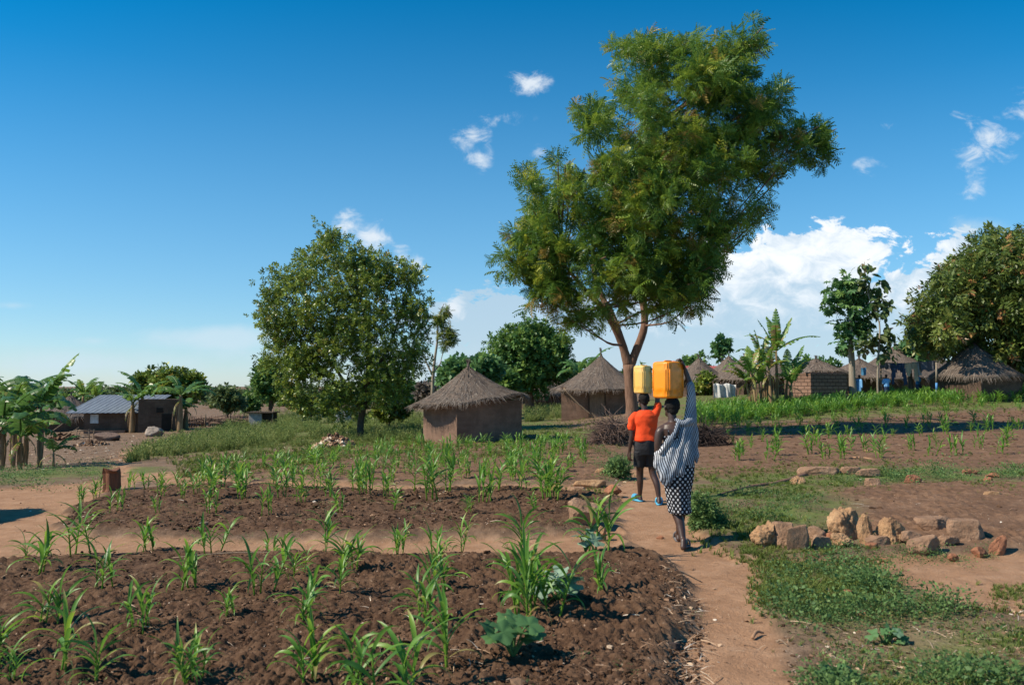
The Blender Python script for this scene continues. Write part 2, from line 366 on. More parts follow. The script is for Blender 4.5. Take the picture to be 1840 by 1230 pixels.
M['bluepaint'] = mat('bluepaint', (.10, .30, .62), (.07, .22, .5), 3, .6)
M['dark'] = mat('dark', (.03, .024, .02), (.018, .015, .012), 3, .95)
M['skin'] = mat('skin', (.068, .034, .024), (.048, .024, .017), 9, .42, .0015, 60, spec=.5)
M['hair'] = mat('hair', (.012, .010, .009), (.006, .005, .005), 60, .85, .006, 90)
M['shirt_orange'] = mat('shirt_orange', (.86, .085, .022), (.80, .07, .018), 3, .8, .012, 9, spec=.15)
M['shorts'] = mat('shorts', (.028, .028, .032), (.014, .014, .016), 5, .75, .02, 11)
M['sandal_blue'] = mat('sandal_blue', (.10, .42, .62), (.08, .36, .55), 5, .6)
M['sandal_grey'] = mat('sandal_grey', (.17, .15, .15), (.10, .09, .09), 9, .7)
M['shirt_blue'] = mat('shirt_blue', (.20, .45, .78), (.17, .38, .68), 4, .8)
M['cloth_navy'] = mat('cloth_navy', (.035, .06, .12), (.02, .035, .075), 5, .85, .02, 8)
M['cloth_beige'] = mat('cloth_beige', (.50, .40, .29), (.38, .30, .21), 5, .85, .02, 8)
M['cloth_grey'] = mat('cloth_grey', (.10, .105, .13), (.06, .065, .085), 5, .85, .02, 8)
M['cloth_teal'] = mat('cloth_teal', (.06, .20, .34), (.04, .13, .22), 5, .85, .02, 8)
M['sack'] = mat('sack', (.40, .33, .27), (.24, .18, .14), 6, .9, .03, 9)
M['chip'] = leafmat('chip', [(0, (.12, .07, .045)), (.5, (.34, .20, .12)), (.85, (.55, .40, .27)), (1, (.70, .62, .52))], .0, .9, .1)
def plastic(name, c, dirt):
    m, t, b = newmat(name); b.inputs['Roughness'].default_value = .33; b.inputs['Specular IOR Level'].default_value = .45
    n = tnoise(t, 9, 7, .7); g = tnoise(t, 2.2, 3, .6, sc=(1, 1, .6))
    k = mth(t, 'MULTIPLY', smooth(t, n, .42, .68), smooth(t, g, .38, .6))
    t.links.new(mixc(t, mth(t, 'MULTIPLY', k, .75), (*c, 1), (*dirt, 1)), b.inputs['Base Color'])
    b.inputs['Subsurface Weight'].default_value = .06; b.inputs['Subsurface Radius'].default_value = (.03, .015, .004)
    t.links.new(mth(t, 'ADD', mth(t, 'MULTIPLY', k, .4), .32), b.inputs['Roughness'])
    return m
M['can_orange'] = plastic('can_orange', (.92, .275, .010), (.42, .17, .04))
M['can_yellow'] = plastic('can_yellow', (.80, .47, .11), (.42, .34, .22))
M['can_cap'] = mat('can_cap', (.65, .17, .04), (.5, .12, .03), 5, .5)
def brickmat():
    m, t, b = newmat('mud_brick'); b.inputs['Roughness'].default_value = .95; b.inputs['Specular IOR Level'].default_value = .1
    tc = t.nodes.new('ShaderNodeTexCoord'); s_ = t.nodes.new('ShaderNodeSeparateXYZ'); t.links.new(tc.outputs['Object'], s_.inputs[0])
    cb = t.nodes.new('ShaderNodeCombineXYZ'); t.links.new(mth(t, 'ADD', s_.outputs[0], s_.outputs[1]), cb.inputs[0]); t.links.new(s_.outputs[2], cb.inputs[1])
    br = t.nodes.new('ShaderNodeTexBrick'); t.links.new(cb.outputs[0], br.inputs[0]); br.inputs['Scale'].default_value = 1
    br.inputs['Brick Width'].default_value = .42; br.inputs['Row Height'].default_value = .19; br.inputs['Mortar Size'].default_value = .022
    br.inputs['Color1'].default_value = (.235, .14, .10, 1); br.inputs['Color2'].default_value = (.17, .10, .07, 1); br.inputs['Mortar'].default_value = (.06, .035, .026, 1)
    br.inputs['Mortar Smooth'].default_value = .4
    t.links.new(mixc(t, mth(t, 'MULTIPLY', tnoise(t, 4, 5), .35), br.outputs[0], (.30, .19, .14, 1)), b.inputs['Base Color'])
    bump(t, b, mth(t, 'SUBTRACT', mth(t, 'MULTIPLY', tnoise(t, 18, 5), .5), br.outputs['Fac']), .05); return m
M['brick'] = brickmat()
def rockmat(name, c1, c2, c3):
    m, t, b = newmat(name); b.inputs['Roughness'].default_value = .95; b.inputs['Specular IOR Level'].default_value = .1
    n = tnoise(t, 6, 9, .7); n2 = tnoise(t, 22, 6, .7)
    t.links.new(mixc(t, mth(t, 'MULTIPLY', smooth(t, n2, .5, .75), .5), ramp(t, n, [(.3, c3), (.5, c2), (.68, c1)]), (*c3, 1)), b.inputs['Base Color'])
    bump(t, b, mth(t, 'ADD', n, mth(t, 'MULTIPLY', n2, .5)), .05); return m
M['rock_ochre'] = rockmat('rock_ochre', (.60, .40, .23), (.44, .26, .14), (.22, .125, .075))
M['rock_brown'] = rockmat('rock_brown', (.46, .30, .20), (.34, .205, .13), (.19, .11, .07))
M['rock_red'] = rockmat('rock_red', (.50, .24, .13), (.36, .16, .09), (.2, .09, .06))

def stained(key, c, dist):
    """rain streaks, pale patches and hairline cracks in the mud plaster"""
    m = M[key]; t = m.node_tree; b = t.nodes['Principled BSDF']; src = b.inputs['Base Color'].links[0].from_socket
    pat = smooth(t, tnoise(t, .9, 5, .65), .46, .64); stk = smooth(t, tnoise(t, 6, 4, .6, sc=(1, 1, .12)), .50, .68)
    vo = t.nodes.new('ShaderNodeTexVoronoi'); vo.feature = 'DISTANCE_TO_EDGE'; vo.inputs['Scale'].default_value = 2.6; tc = t.nodes.new('ShaderNodeTexCoord')
    wv = t.nodes.new('ShaderNodeVectorMath'); wv.operation = 'ADD'; t.links.new(tc.outputs['Object'], wv.inputs[0]); t.links.new(tnoise(t, 5, 4, .6, out=1), wv.inputs[1]); t.links.new(wv.outputs[0], vo.inputs[0])
    crk = smooth(t, vo.outputs[0], .018, .0)
    x = mixc(t, mth(t, 'MULTIPLY', pat, .45), src, (*[q*1.5 for q in c], 1)); x = mixc(t, mth(t, 'MULTIPLY', stk, .4), x, (*[q*.6 for q in c], 1))
    t.links.new(mixc(t, mth(t, 'MULTIPLY', crk, .6), x, (*[q*.3 for q in c], 1)), b.inputs['Base Color'])
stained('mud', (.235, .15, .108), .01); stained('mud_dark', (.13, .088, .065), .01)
# ------------------------------------------------------------------ ground: one fan-shaped sheet out to the horizon, split into soil, path and beds
def ground():
    th = np.radians(np.linspace(-66, 66, 900))
    r = np.concatenate([np.geomspace(.7, 3.8, 40, endpoint=False), 1/np.linspace(1/3.8, 1/62, 600), np.geomspace(64, 4500, 44)])
    R, T = np.meshgrid(r, th, indexing='ij'); X, Y = R*np.sin(T), R*np.cos(T)
    mp, mb, ms, mg = masks(X, Y)
    Z = H(X, Y)+relief(X, Y, mp, mb, ms, mg)
    near = np.clip((40-R)/30, 0, 1)
    rough = mb+.85*ms+.22*(1-mp)*(1-mb)*(1-ms)
    amp = near*rough*(.35+1.3*vn(X*1.1, Y*1.1, 77))
    Z = Z+amp*(clods(X, Y, 6.5, 1)*.16+clods(X, Y, 13, 2)*.42*(vn(X*3, Y*3, 78) > .4)+clods(X+.02*Y, Y, 28, 3)*.75+.05*np.abs(fbm(X*11, Y*11, 4, 71)-.5)+.04*np.abs(fbm(X*27, Y*27, 3, 72)-.5)*np.clip((14-R)/8, 0, 1))
    Z = Z+near*mp*(.006*(fbm(X*9, Y*9, 3, 8)-.5)*2-.016*clods(X*1.0, Y*1.0, 2.6, 61)*(vn(X*.8, Y*.8, 62) > .45)*1.4)
    nr, nt = R.shape; V = np.stack([X, Y, Z], -1).reshape(-1, 3)
    i, j = np.meshgrid(np.arange(nr-1), np.arange(nt-1), indexing='ij'); a = (i*nt+j).ravel()
    Fq = np.stack([a, a+nt, a+nt+1, a+1], 1)[:, ::-1]
    e1 = np.zeros((nr, nt, 3)); e2 = np.zeros((nr, nt, 3)); g = V.reshape(nr, nt, 3)
    e1[1:-1] = g[2:]-g[:-2]; e1[0] = g[1]-g[0]; e1[-1] = g[-1]-g[-2]
    e2[:, 1:-1] = g[:, 2:]-g[:, :-2]; e2[:, 0] = g[:, 1]-g[:, 0]; e2[:, -1] = g[:, -1]-g[:, -2]
    Nn = unit(np.cross(e2, e1)).reshape(-1, 3)
    kind = np.zeros(nr*nt, int); kind[(mb.ravel() > .5)] = 2; kind[(mp.ravel() > .5)] = 1
    fk = kind[Fq[:, 0]]
    m, t, b = newmat('soil'); b.inputs['Roughness'].default_value = .97; b.inputs['Specular IOR Level'].default_value = .12
    def at(n):
        q = t.nodes.new('ShaderNodeAttribute'); q.attribute_name = n; return q.outputs['Fac']
    big = tnoise(t, .55, 5, .6); fine = tnoise(t, 9, 6, .7); fin2 = tnoise(t, 55, 4, .7); mid = tnoise(t, 2.4, 5, .6)
    dry = ramp(t, mth(t, 'ADD', mth(t, 'MULTIPLY', mid, .6), mth(t, 'MULTIPLY', fine, .4)), [(.35, (.115, .075, .048)), (.5, (.18, .118, .078)), (.66, (.265, .18, .122))])
    path = ramp(t, mth(t, 'ADD', mth(t, 'MULTIPLY', mid, .55), mth(t, 'MULTIPLY', fine, .45)), [(.3, (.24, .130, .072)), (.5, (.335, .19, .110)), (.68, (.42, .255, .158))])
    bed = ramp(t, mth(t, 'ADD', mth(t, 'MULTIPLY', mid, .4), mth(t, 'MULTIPLY', fine, .6)), [(.32, (.05, .026, .016)), (.5, (.102, .057, .034)), (.7, (.19, .114, .07))])
    sol = ramp(t, mth(t, 'ADD', mth(t, 'MULTIPLY', mid, .4), mth(t, 'MULTIPLY', fine, .6)), [(.3, (.10, .056, .034)), (.5, (.175, .10, .062)), (.7, (.27, .165, .105))])
    grs = ramp(t, mth(t, 'ADD', mth(t, 'MULTIPLY', mid, .5), mth(t, 'MULTIPLY', fine, .5)), [(.36, (.15, .13, .06)), (.5, (.125, .15, .045)), (.66, (.105, .17, .04))])
    c = mixc(t, mth(t, 'MULTIPLY', at('mg'), smooth(t, mth(t, 'ADD', mth(t, 'MULTIPLY', big, .5), mth(t, 'MULTIPLY', mid, .5)), .36, .56)), dry, grs)
    c = mixc(t, at('ms'), c, sol); c = mixc(t, at('mb'), c, bed); c = mixc(t, at('mp'), c, path)
    vor = t.nodes.new('ShaderNodeTexVoronoi'); vor.inputs['Scale'].default_value = 42; tc = t.nodes.new('ShaderNodeTexCoord'); t.links.new(tc.outputs['Object'], vor.inputs[0])
    cell = vor.outputs['Color']; sc_ = t.nodes.new('ShaderNodeSeparateColor'); t.links.new(cell, sc_.inputs[0])
    fleck = mth(t, 'MULTIPLY', smooth(t, sc_.outputs[0], .955, .975), smooth(t, vor.outputs['Distance'], .35, .22))
    c = mixc(t, mth(t, 'MULTIPLY', fleck, .8), c, (.42, .30, .22, 1))
    t.links.new(c, b.inputs['Base Color'])
    bump(t, b, mth(t, 'ADD', mth(t, 'MULTIPLY', fine, .6), mth(t, 'MULTIPLY', fin2, .4)), .035, .9)
    for k, nm in ((0, 'ground'), (1, 'path'), (2, 'tilled_field')):
        f = Fq[fk == k]; used = np.unique(f); re = np.full(len(V), -1); re[used] = np.arange(len(used)); f = re[f]
        mb_ = MB(); mb_.add(V[used], f); me = mb_.mesh(nm, m, True)
        for an, ar in (('mp', mp), ('mb', mb), ('ms', ms), ('mg', mg)):
            q = me.attributes.new(an, 'FLOAT', 'POINT'); q.data.foreach_set('value', ar.ravel()[used].astype(np.float32))
        me.normals_split_custom_set_from_vertices(Nn[used].tolist())
        o = bpy.data.objects.new(nm, me); COL.objects.link(o); o['kind'] = 'structure'
ground()

# ------------------------------------------------------------------ stuff: loose clods, stone chips, grass, weeds
def sample(pg, n, feather=False):
    """n random photo points in polygon pg, laid on the ground"""
    a = np.array(pg, float); lo, hi = a.min(0), a.max(0); out = []
    k = 0; fe = .24*min(hi-lo) if feather else 0
    while k < n:
        q = lo-fe+(hi-lo+2*fe)*rng.random((n*3, 2)); s = sdf(a, q[:, 0], q[:, 1]*1.0); q = q[s+fe*.9*rng.normal(size=len(s)) > 0] if feather else q[s > 0]; q = q[q[:, 1] > 697]; out.append(q); k += len(q)
    q = np.concatenate(out)[:n]; x, y = GA(q[:, 0], q[:, 1]); return x, y
def blob_t(seed, n=8):
    r_ = np.random.default_rng(seed); a = np.linspace(0, 2*np.pi, n, endpoint=False)
    V = []
    for z, rr in ((-.35, .8), (.15, 1.0), (.5, .6)): 
        r = rr*(.55+.8*r_.random(n)); V.append(np.stack([np.cos(a)*r, np.sin(a)*r, np.full(n, z)+.25*(r_.random(n)-.5)], 1))
    V = np.concatenate(V); q = []
    for i in range(2):
        for j in range(n): q.append((i*n+j, i*n+(j+1) % n, (i+1)*n+(j+1) % n, (i+1)*n+j))
    b = 2*n
    for j in range(0, n-2, 2): q.append((b, b+j+1, b+j+2, b+(j+3) % n if j+3 < n else b))
    return V, [f for f in q if len(set(f)) == 4]
def scatter_lumps(name, label_kind, areas, size, mat_, flat=1.0, seed=0, vfun=None):
    mb = MB(); Ts = [blob_t(seed+k) for k in range(5)]
    for pg, n in areas:
        x, y = sample(pg, n); z = HF(x, y)
        for k, T in enumerate(Ts):
            s = slice(k, None, 5); m_ = len(x[s]); 
            if not m_: continue
            D = unit(np.stack([rng.normal(size=m_), rng.normal(size=m_), .25*rng.normal(size=m_)], 1)); N = np.tile((0, 0, 1.), (m_, 1))+.35*rng.normal(size=(m_, 3))
            sz = size[0]+(size[1]-size[0])*rng.random(m_)**3; sz = sz*np.clip(y[s]/12, .75, 2.2)
            Tk = (T[0]*np.array((1, 1, flat)), T[1])
            place(mb, Tk, np.stack([x[s], y[s], z[s]+sz*.2*flat], 1), D, N, sz, rng.random(m_))
    o = mb.build(name, mat_, smooth_=False); o['kind'] = 'stuff'; return o
M['clod'] = leafmat('clod', [(0, (.05, .027, .016)), (.6, (.112, .063, .038)), (1, (.21, .127, .08))], 0, .97, .1)
bedA = [(-200,1020),(0,1014),(300,994),(700,1008),(1070,1008),(1195,1015),(1228,1060),(1205,1230),(1190,1400),(-200,1400)]
bedB = [(100,945),(140,912),(320,878),(640,884),(1090,890),(1090,925),(1010,956),(600,966),(150,953)]
scatter_lumps('soil_clods', '', [(bedA, 15000), (bedB, 5000), ([(330,850),(560,815),(1080,792),(1120,850),(1050,866),(640,864)], 1100),
    ([(1240,775),(1840,740),(1840,840),(1640,840),(1260,860)], 2600), ([(1500,880),(1840,872),(1840,980),(1600,970),(1510,948)], 900),
    ([(1195,1010),(1260,1080),(1260,1230),(1190,1230)], 500), ([(1400,1120),(1840,1080),(1840,1230),(1420,1230)], 800)], (.006, .030), M['clod'], .8, 3)
scatter_lumps('large_clods', '', [(bedA, 420), (bedB, 200), ([(1500,880),(1840,872),(1840,980),(1600,970),(1510,948)], 90)], (.02, .06), M['clod'], .75, 13)
scatter_lumps('stone_chips', '', [(bedA, 620), (bedB, 170), ([(330,850),(560,815),(1080,792),(1120,850),(640,864)], 150), ([(1200,1010),(1260,1080),(1260,1230),(1195,1230)], 130),
    ([(1400,1090),(1840,1070),(1840,1230),(1420,1230)], 1100), ([(1240,775),(1840,740),(1840,980),(1500,950)], 420), ([(1240,1000),(1400,1000),(1400,1230),(1250,1230)], 60),
    ([(20,800),(170,770),(300,770),(230,830),(60,850)], 1500), ([(270,822),(420,818),(560,800),(560,812),(420,832)], 260), ([(130,915),(180,890),(100,950),(1100,905),(1060,950),(1110,935)], 60), ([(1000,850),(1130,850),(1130,900),(1050,900)], 130), ([(0,890),(130,880),(100,950),(0,960)], 20)],
    (.008, .03), M['chip'], .38, 23)
def blade_tuft(seed, n, w, spread, curve):
    r_ = np.random.default_rng(seed); V, q = [], []
    for i in range(n):
        a = r_.random()*6.283; L = .55+.45*r_.random(); b = np.array((math.cos(a), math.sin(a))); sd = np.array((-b[1], b[0])); o = .18*spread*r_.normal(size=2)
        k = len(V)
        for t, ww in ((0, 1), (.5, .8), (1, .15)):
            c = o+b*(spread*L*t**1.6); z = L*t*(1-curve*t*t)
            V.append((*(c-sd*w*ww), z)); V.append((*(c+sd*w*ww), z))
        q += [(k, k+1, k+3, k+2), (k+2, k+3, k+5, k+4)]
    return np.array(V), q
def leaf_tuft(seed, n, L, spread=.5):
    """small leafy plant: thin stems with oval leaves, unit height"""
    r_ = np.random.default_rng(seed); V, q = [], []
    for i in range(n):
        p = np.array([r_.normal()*spread*.5, r_.normal()*spread*.5, r_.random()**.8]); p[:2] *= .5+.7*(1-p[2]*.4)
        d = unit(np.array([p[0]+r_.normal()*.4, p[1]+r_.normal()*.4, .35+r_.normal()*.35])); s = unit(np.cross(d, r_.normal(size=3)*.5+np.array((0, 0, 1.)))); l = L*(.6+.8*r_.random())
        k = len(V); V += [p, p+d*l*.5+s*l*.3, p+d*l, p+d*l*.5-s*l*.3]; q.append((k, k+1, k+2, k+3))
    return np.array(V), q
GT = [blade_tuft(s, 9, .035, .5, .35) for s in range(5)]
WT = [leaf_tuft(s, 30, .20, 1.15) for s in range(40, 45)]
TT = [(lambda A, B: (np.concatenate([A[0], B[0]]), A[1]+[tuple(i+len(A[0]) for i in f) for f in B[1]]))(leaf_tuft(s, 24, .11, .42), blade_tuft(s, 12, .02, .35, .2)) for s in range(60, 65)]
def scatter_tufts(name, areas, Ts, mat_, hr, thin=1):
    mb = MB()
    for pg, n, hk in areas:
        x, y = sample(pg, n, thin == 2 or hr[1] < .2)
        if thin:
            nz = fbm(x*(2.4 if thin == 2 else .9)+y*.17, y*(2.4 if thin == 2 else .9), 3, 55)+.06*rng.normal(size=len(x)); keep = nz > .535 if thin == 2 else nz > .40; x, y = x[keep], y[keep]
        z = HF(x, y)
        for k, T in enumerate(Ts):
            s = slice(k, None, len(Ts)); m_ = len(x[s])
            if not m_: continue
            a = rng.random(m_)*6.283; D = np.stack([np.cos(a), np.sin(a), .1*rng.normal(size=m_)], 1); N = np.array((0, 0, 1.))+.18*rng.normal(size=(m_, 3))
            sz = (hr[0]+(hr[1]-hr[0])*rng.random(m_))*hk*(.55+.9*vn(x[s]*2.3, y[s]*2.3, 91))
            place(mb, T, np.stack([x[s], y[s], z[s]-.01], 1), D, N, sz, np.clip(.5+.25*rng.normal(size=m_), 0, 1))
    o = mb.build(name, mat_); o['kind'] = 'stuff'; return o
scatter_tufts('grass', [
  ([(1245,868),(1500,850),(1840,845),(1840,868),(1640,875),(1500,885),(1530,915),(1480,950),(1330,972),(1262,955),(1238,900)], 3000, 1.0),
  ([(1245,850),(1420,846),(1840,842),(1840,866),(1440,872),(1250,880)], 2600, 1.0),
  ([(1375,1090),(1365,1045),(1420,1010),(1560,1003),(1600,1040),(1560,1075),(1440,1090)], 1700, .9),
  ([(1500,1290),(1580,1200),(1700,1160),(1860,1140),(1860,1400),(1500,1400)], 2200, .9),
  ([(1240,735),(1320,715),(1420,722),(1700,706),(1840,700),(1840,730),(1560,745),(1420,758),(1240,770)], 5200, 1.6),
  ([(1010,728),(1120,762),(1100,795),(950,800),(945,772),(1000,762)], 3200, 1.4),
  ([(330,848),(560,806),(760,786),(940,790),(940,804),(760,806),(600,822),(440,844)], 8500, 1.5),
  ([(330,850),(600,815),(1060,795),(1090,830),(1040,862),(640,862)], 2600, .8),
  ([(300,800),(560,770),(760,745),(760,800),(560,808),(330,835)], 3600, 2.2),
  ([(1240,712),(1345,700),(1350,716),(1240,735)], 900, 1.3),
  ([(1340,985),(1460,985),(1560,990),(1600,1005),(1400,1015),(1330,1000)], 1500, .8),
  ([(1250,815),(1500,805),(1840,785),(1840,840),(1500,845),(1260,850)], 420, .8), ([(1420,1090),(1840,1075),(1840,1200),(1440,1225)], 420, .7), ([(1780,1045),(1840,1045),(1840,1070),(1790,1068)], 160, .6), ([(1020,880),(1090,868),(1110,895),(1060,905)], 260, .8),
  ([(1500,700),(1840,690),(1840,716),(1520,722)], 1500, 1.4)], GT, M['grass'], (.05, .12))
scatter_tufts('low_weeds', [
  ([(1380,1085),(1440,1030),(1500,1012),(1580,1015),(1605,1050),(1570,1075),(1480,1090),(1420,1105)], 470, 1.15),
  ([(1430,1105),(1560,1065),(1640,1072),(1725,1075),(1735,1098),(1640,1112),(1540,1118),(1470,1130)], 420, 1.1),
  ([(1620,1230),(1680,1175),(1840,1150),(1840,1300),(1600,1300)], 470, 1.1),
  ([(1460,1235),(1500,1180),(1560,1180),(1570,1200),(1520,1260)], 120, 1.1),
  ([(1250,905),(1330,885),(1480,900),(1500,930),(1400,950),(1270,955)], 520, 1.0),
  ([(1590,850),(1690,846),(1760,856),(1750,874),(1600,874)], 420, 1.6), ([(1500,862),(1600,858),(1600,876),(1510,880)], 200, 1.2), ([(1760,850),(1840,850),(1840,866),(1770,866)], 120, 1.3),
  ([(1500,985),(1560,972),(1700,990),(1780,985),(1790,1000),(1600,1010)], 260, .8),
  ([(1070,820),(1130,815),(1135,850),(1080,862)], 200, 1.3), ([(1000,800),(1120,805),(1120,815),(1000,815)], 160, 1.1),
  ([(0,850),(120,838),(190,835),(200,852),(60,868),(0,875)], 620, 1.7), (bedA, 200, .6), (bedB, 260, .7),
  ([(340,840),(560,806),(760,790),(1060,790),(1060,830),(600,850),(440,850)], 620, 1.0)], WT, M['weed'], (.045, .125), 2)
scatter_tufts('tall_weeds', [
  ([(228,832),(250,812),(300,795),(370,780),(420,762),(470,752),(540,748),(560,770),(520,795),(460,806),(380,812),(300,822)], 3400, 1.0),
  ([(480,750),(640,738),(756,742),(756,792),(640,794),(560,790),(540,760)], 2600, .95),
  ([(560,800),(520,806),(440,820),(420,815),(520,790),(640,780),(640,792)], 500, .6),
  ([(940,728),(1008,728),(1008,752),(945,760)], 900, 1.1), ([(400,745),(640,725),(740,728),(740,742),(480,752)], 900, 1.0),
  ([(1500,690),(1840,686),(1840,706),(1560,710)], 500, 1.0)], TT, M['weedtall'], (.22, .55))

def litter():
    mb = MB(); T = (np.array([(-.5, 0, 0), (.5, 0, 0), (.35, .5, .06), (-.35, .5, .06), (.12, 1, 0), (-.12, 1, 0)])*np.array((.06, 1, 1)), [(0, 1, 2, 3), (3, 2, 4, 5)])
    for pg, n in ((bedA, 520), (bedB, 220), ([(1195,1005),(1265,1060),(1265,1230),(1195,1230)], 240), ([(1400,1090),(1840,1070),(1840,1230),(1420,1230)], 420), ([(1240,1000),(1400,1000),(1400,1230),(1250,1230)], 60),
                  ([(1240,775),(1840,745),(1840,975),(1500,950)], 320), ([(330,868),(560,815),(1080,795),(1110,860)], 260)):
        x, y = sample(pg, n); z = HF(x, y)+.012; a = rng.random(n)*6.28
        place(mb, T, np.stack([x, y, z], 1), np.stack([np.cos(a), np.sin(a), .12*rng.normal(size=n)], 1), np.array((0, 0, 1.))+.3*rng.normal(size=(n, 3)), .03+.13*rng.random(n)**2, .45+.55*rng.random(n))
    o = mb.build('plant_litter', M['chip'], smooth_=False); o['kind'] = 'stuff'
litter()
# ------------------------------------------------------------------ trees
def diamond(L=1.0, w=.32, fold=.06):
    return np.array([(0, 0, 0), (w/2, L*.45, fold), (0, L, -.05), (-w/2, L*.45, fold)], float), [(0, 1, 2, 3)]
def ovleaf():
    V = [(0, 0, 0), (.2, .22, .03), (.3, .55, 0), (.12, .9, -.1), (0, 1, -.16), (-.12, .9, -.1), (-.3, .55, 0), (-.2, .22, .03), (0, .5, -.03)]
    return np.array(V), [(0, 1, 2, 8), (8, 2, 3, 4), (8, 4, 5, 6), (0, 8, 6, 7)]
def frond(n=9, w=.085):
    V, q = [], []
    for i in range(n):
        t = .12+.86*i/(n-1); z = -.35*t*t; L = .42*(1-.55*abs(t-.45)*1.4)
        for s in (-1, 1):
            k = len(V); p = np.array((0, t*.9, z)); d = unit(np.array((s*.85, .55, -.38))); wv = np.array((0, w/2, 0.))
            V += [p, p+d*L*.5+wv, p+d*L+np.array((0, 0, -.04)), p+d*L*.5-wv]; q.append((k, k+1, k+2, k+3))
    k = len(V); V += [(-.01, 0, 0), (.01, 0, 0), (.008, .9, -.28), (-.008, .9, -.28)]; q.append((k, k+1, k+2, k+3))
    return np.array(V, float), q
def spray(n, seed):
    r_ = np.random.default_rng(seed); V, q = [], []; k = 0
    for i in range(n):
        Vf, qf = frond(5, .13); t = .12+.8*i/n; a = i*2.4+r_.random()*.6; op = 1.3-.8*t+.25*r_.normal(); d = unit(np.array((math.cos(a)*math.sin(op), math.cos(op), math.sin(a)*math.sin(op)-.12))); N = unit(np.array((0, -.3, 1))+.3*r_.normal(size=3)); X = unit(np.cross(d, N)); Z = np.cross(X, d); L = (.75-.25*t)*(.7+.6*r_.random())
        V.append(np.array((0, t*.75, -.1*t*t))+L*(Vf[:, :1]*X+Vf[:, 1:2]*d+Vf[:, 2:]*Z)); q += [tuple(j+k for j in f) for f in qf]; k += len(Vf)
    return np.concatenate(V), q
def twig(n, seed, L=.34, w=.16, droop=.1):
    """a short leafy twig, unit length, with n oval leaves all round it"""
    r_ = np.random.default_rng(seed); V, q = [], []
    for i in range(n):
        t = .25+.75*i/max(n-1, 1); a = i*2.4+r_.random(); p = np.array((0, t, -droop*t*t)); d = unit(np.array((math.cos(a), .55+.5*r_.random(), math.sin(a)-droop*2))); l = L*(.75+.5*r_.random())
        s = unit(np.cross(d, np.array((r_.normal()*.4, r_.normal()*.4, 1.)))); k = len(V)
        V += [p, p+d*l*.5+s*w*l*1.5, p+d*l, p+d*l*.5-s*w*l*1.5]; q.append((k, k+1, k+2, k+3))
    return np.array(V, float), q
def palm_t():
    V, q = [], []
    for a in np.radians(np.linspace(-130, 130, 7)):
        d = np.array((math.sin(a), math.cos(a), 0)); s = np.array((d[1], -d[0], 0)); k = len(V); l = .55
        c = np.array((0, .45, 0)); V += [c, c+d*l*.55+s*.13+(0, 0, .03), c+d*l+(0, 0, -.16), c+d*l*.55-s*.13+(0, 0, .03)]; q.append((k, k+1, k+2, k+3))
    k = len(V); V += [(-.012, -.3, -.1), (.012, -.3, -.1), (.012, .45, 0), (-.012, .45, 0)]; q.append((k, k+1, k+2, k+3))
    return np.array(V, float), q
def crown(mb, blobs, n, Ts, size, outw=1.0, droop=.3, jit=.7, shell=.55, up=.0, flat=.85, vb=.5, vs=.22, clump=6):
    """leaves in world-space blobs (centre, radius), gathered into clumps on each blob: n leaves in all"""
    sub_ = []
    for c, r in blobs:
        for q in range(clump):
            u = unit(rng.normal(size=3)); sub_.append((np.array(c)+u*r*(.35+.65*rng.random()), r*(.25+.22*rng.random())))
    blobs = sub_ or blobs
    w = np.array([b[1]**2 for b in blobs]); w /= w.sum(); cnt = rng.multinomial(n, w)
    for (c, r), k in zip(blobs, cnt):
        if not k: continue
        u = unit(rng.normal(size=(k, 3))); u[:, 2] *= flat; rr = r*(shell+(1.08-shell)*rng.random(k)**.6)*(1+.18*rng.normal(size=k))
        Pp = np.array(c)+u*rr[:, None]; D = u*outw+jit*rng.normal(size=(k, 3))+np.array((0, 0, up-droop)); N = np.array((0, 0, 1.))+.6*u+.45*rng.normal(size=(k, 3))
        sz = size*(.7+.6*rng.random(k)); v = np.clip(vb+.10*rng.normal()+vs*rng.normal(size=k), 0, 1)
        idx = rng.integers(0, len(Ts), k)
        for t, T in enumerate(Ts):
            m_ = idx == t
            if m_.any(): place(mb, T, Pp[m_], D[m_], N[m_], sz[m_], v[m_])
def blobs_px(L, D, copies=2, depth=3.0, cx=None, cy=None, R=None, jit=.35):
    """(px, py, radius px) list at depth D -> world blobs, thickened to a rounded body of the given half depth"""
    out = []
    for px, py, r in L:
        q = 1.0
        if cx is not None: q = math.sqrt(max(.05, 1-((px-cx)/R[0])**2-((py-cy)/R[1])**2)) if ((px-cx)/R[0])**2+((py-cy)/R[1])**2 < 1 else .22
        for k in range(copies):
            o = depth*q*(2*(k+.5)/copies-1+jit*(rng.random()-.5)); dd = D+o
            out.append((P(px+r*.35*rng.normal()*(k > 0), py+r*.3*rng.normal()*(k > 0), dd), r*dd/F*(1 if k == 0 else .85+.3*rng.random())))
    return out
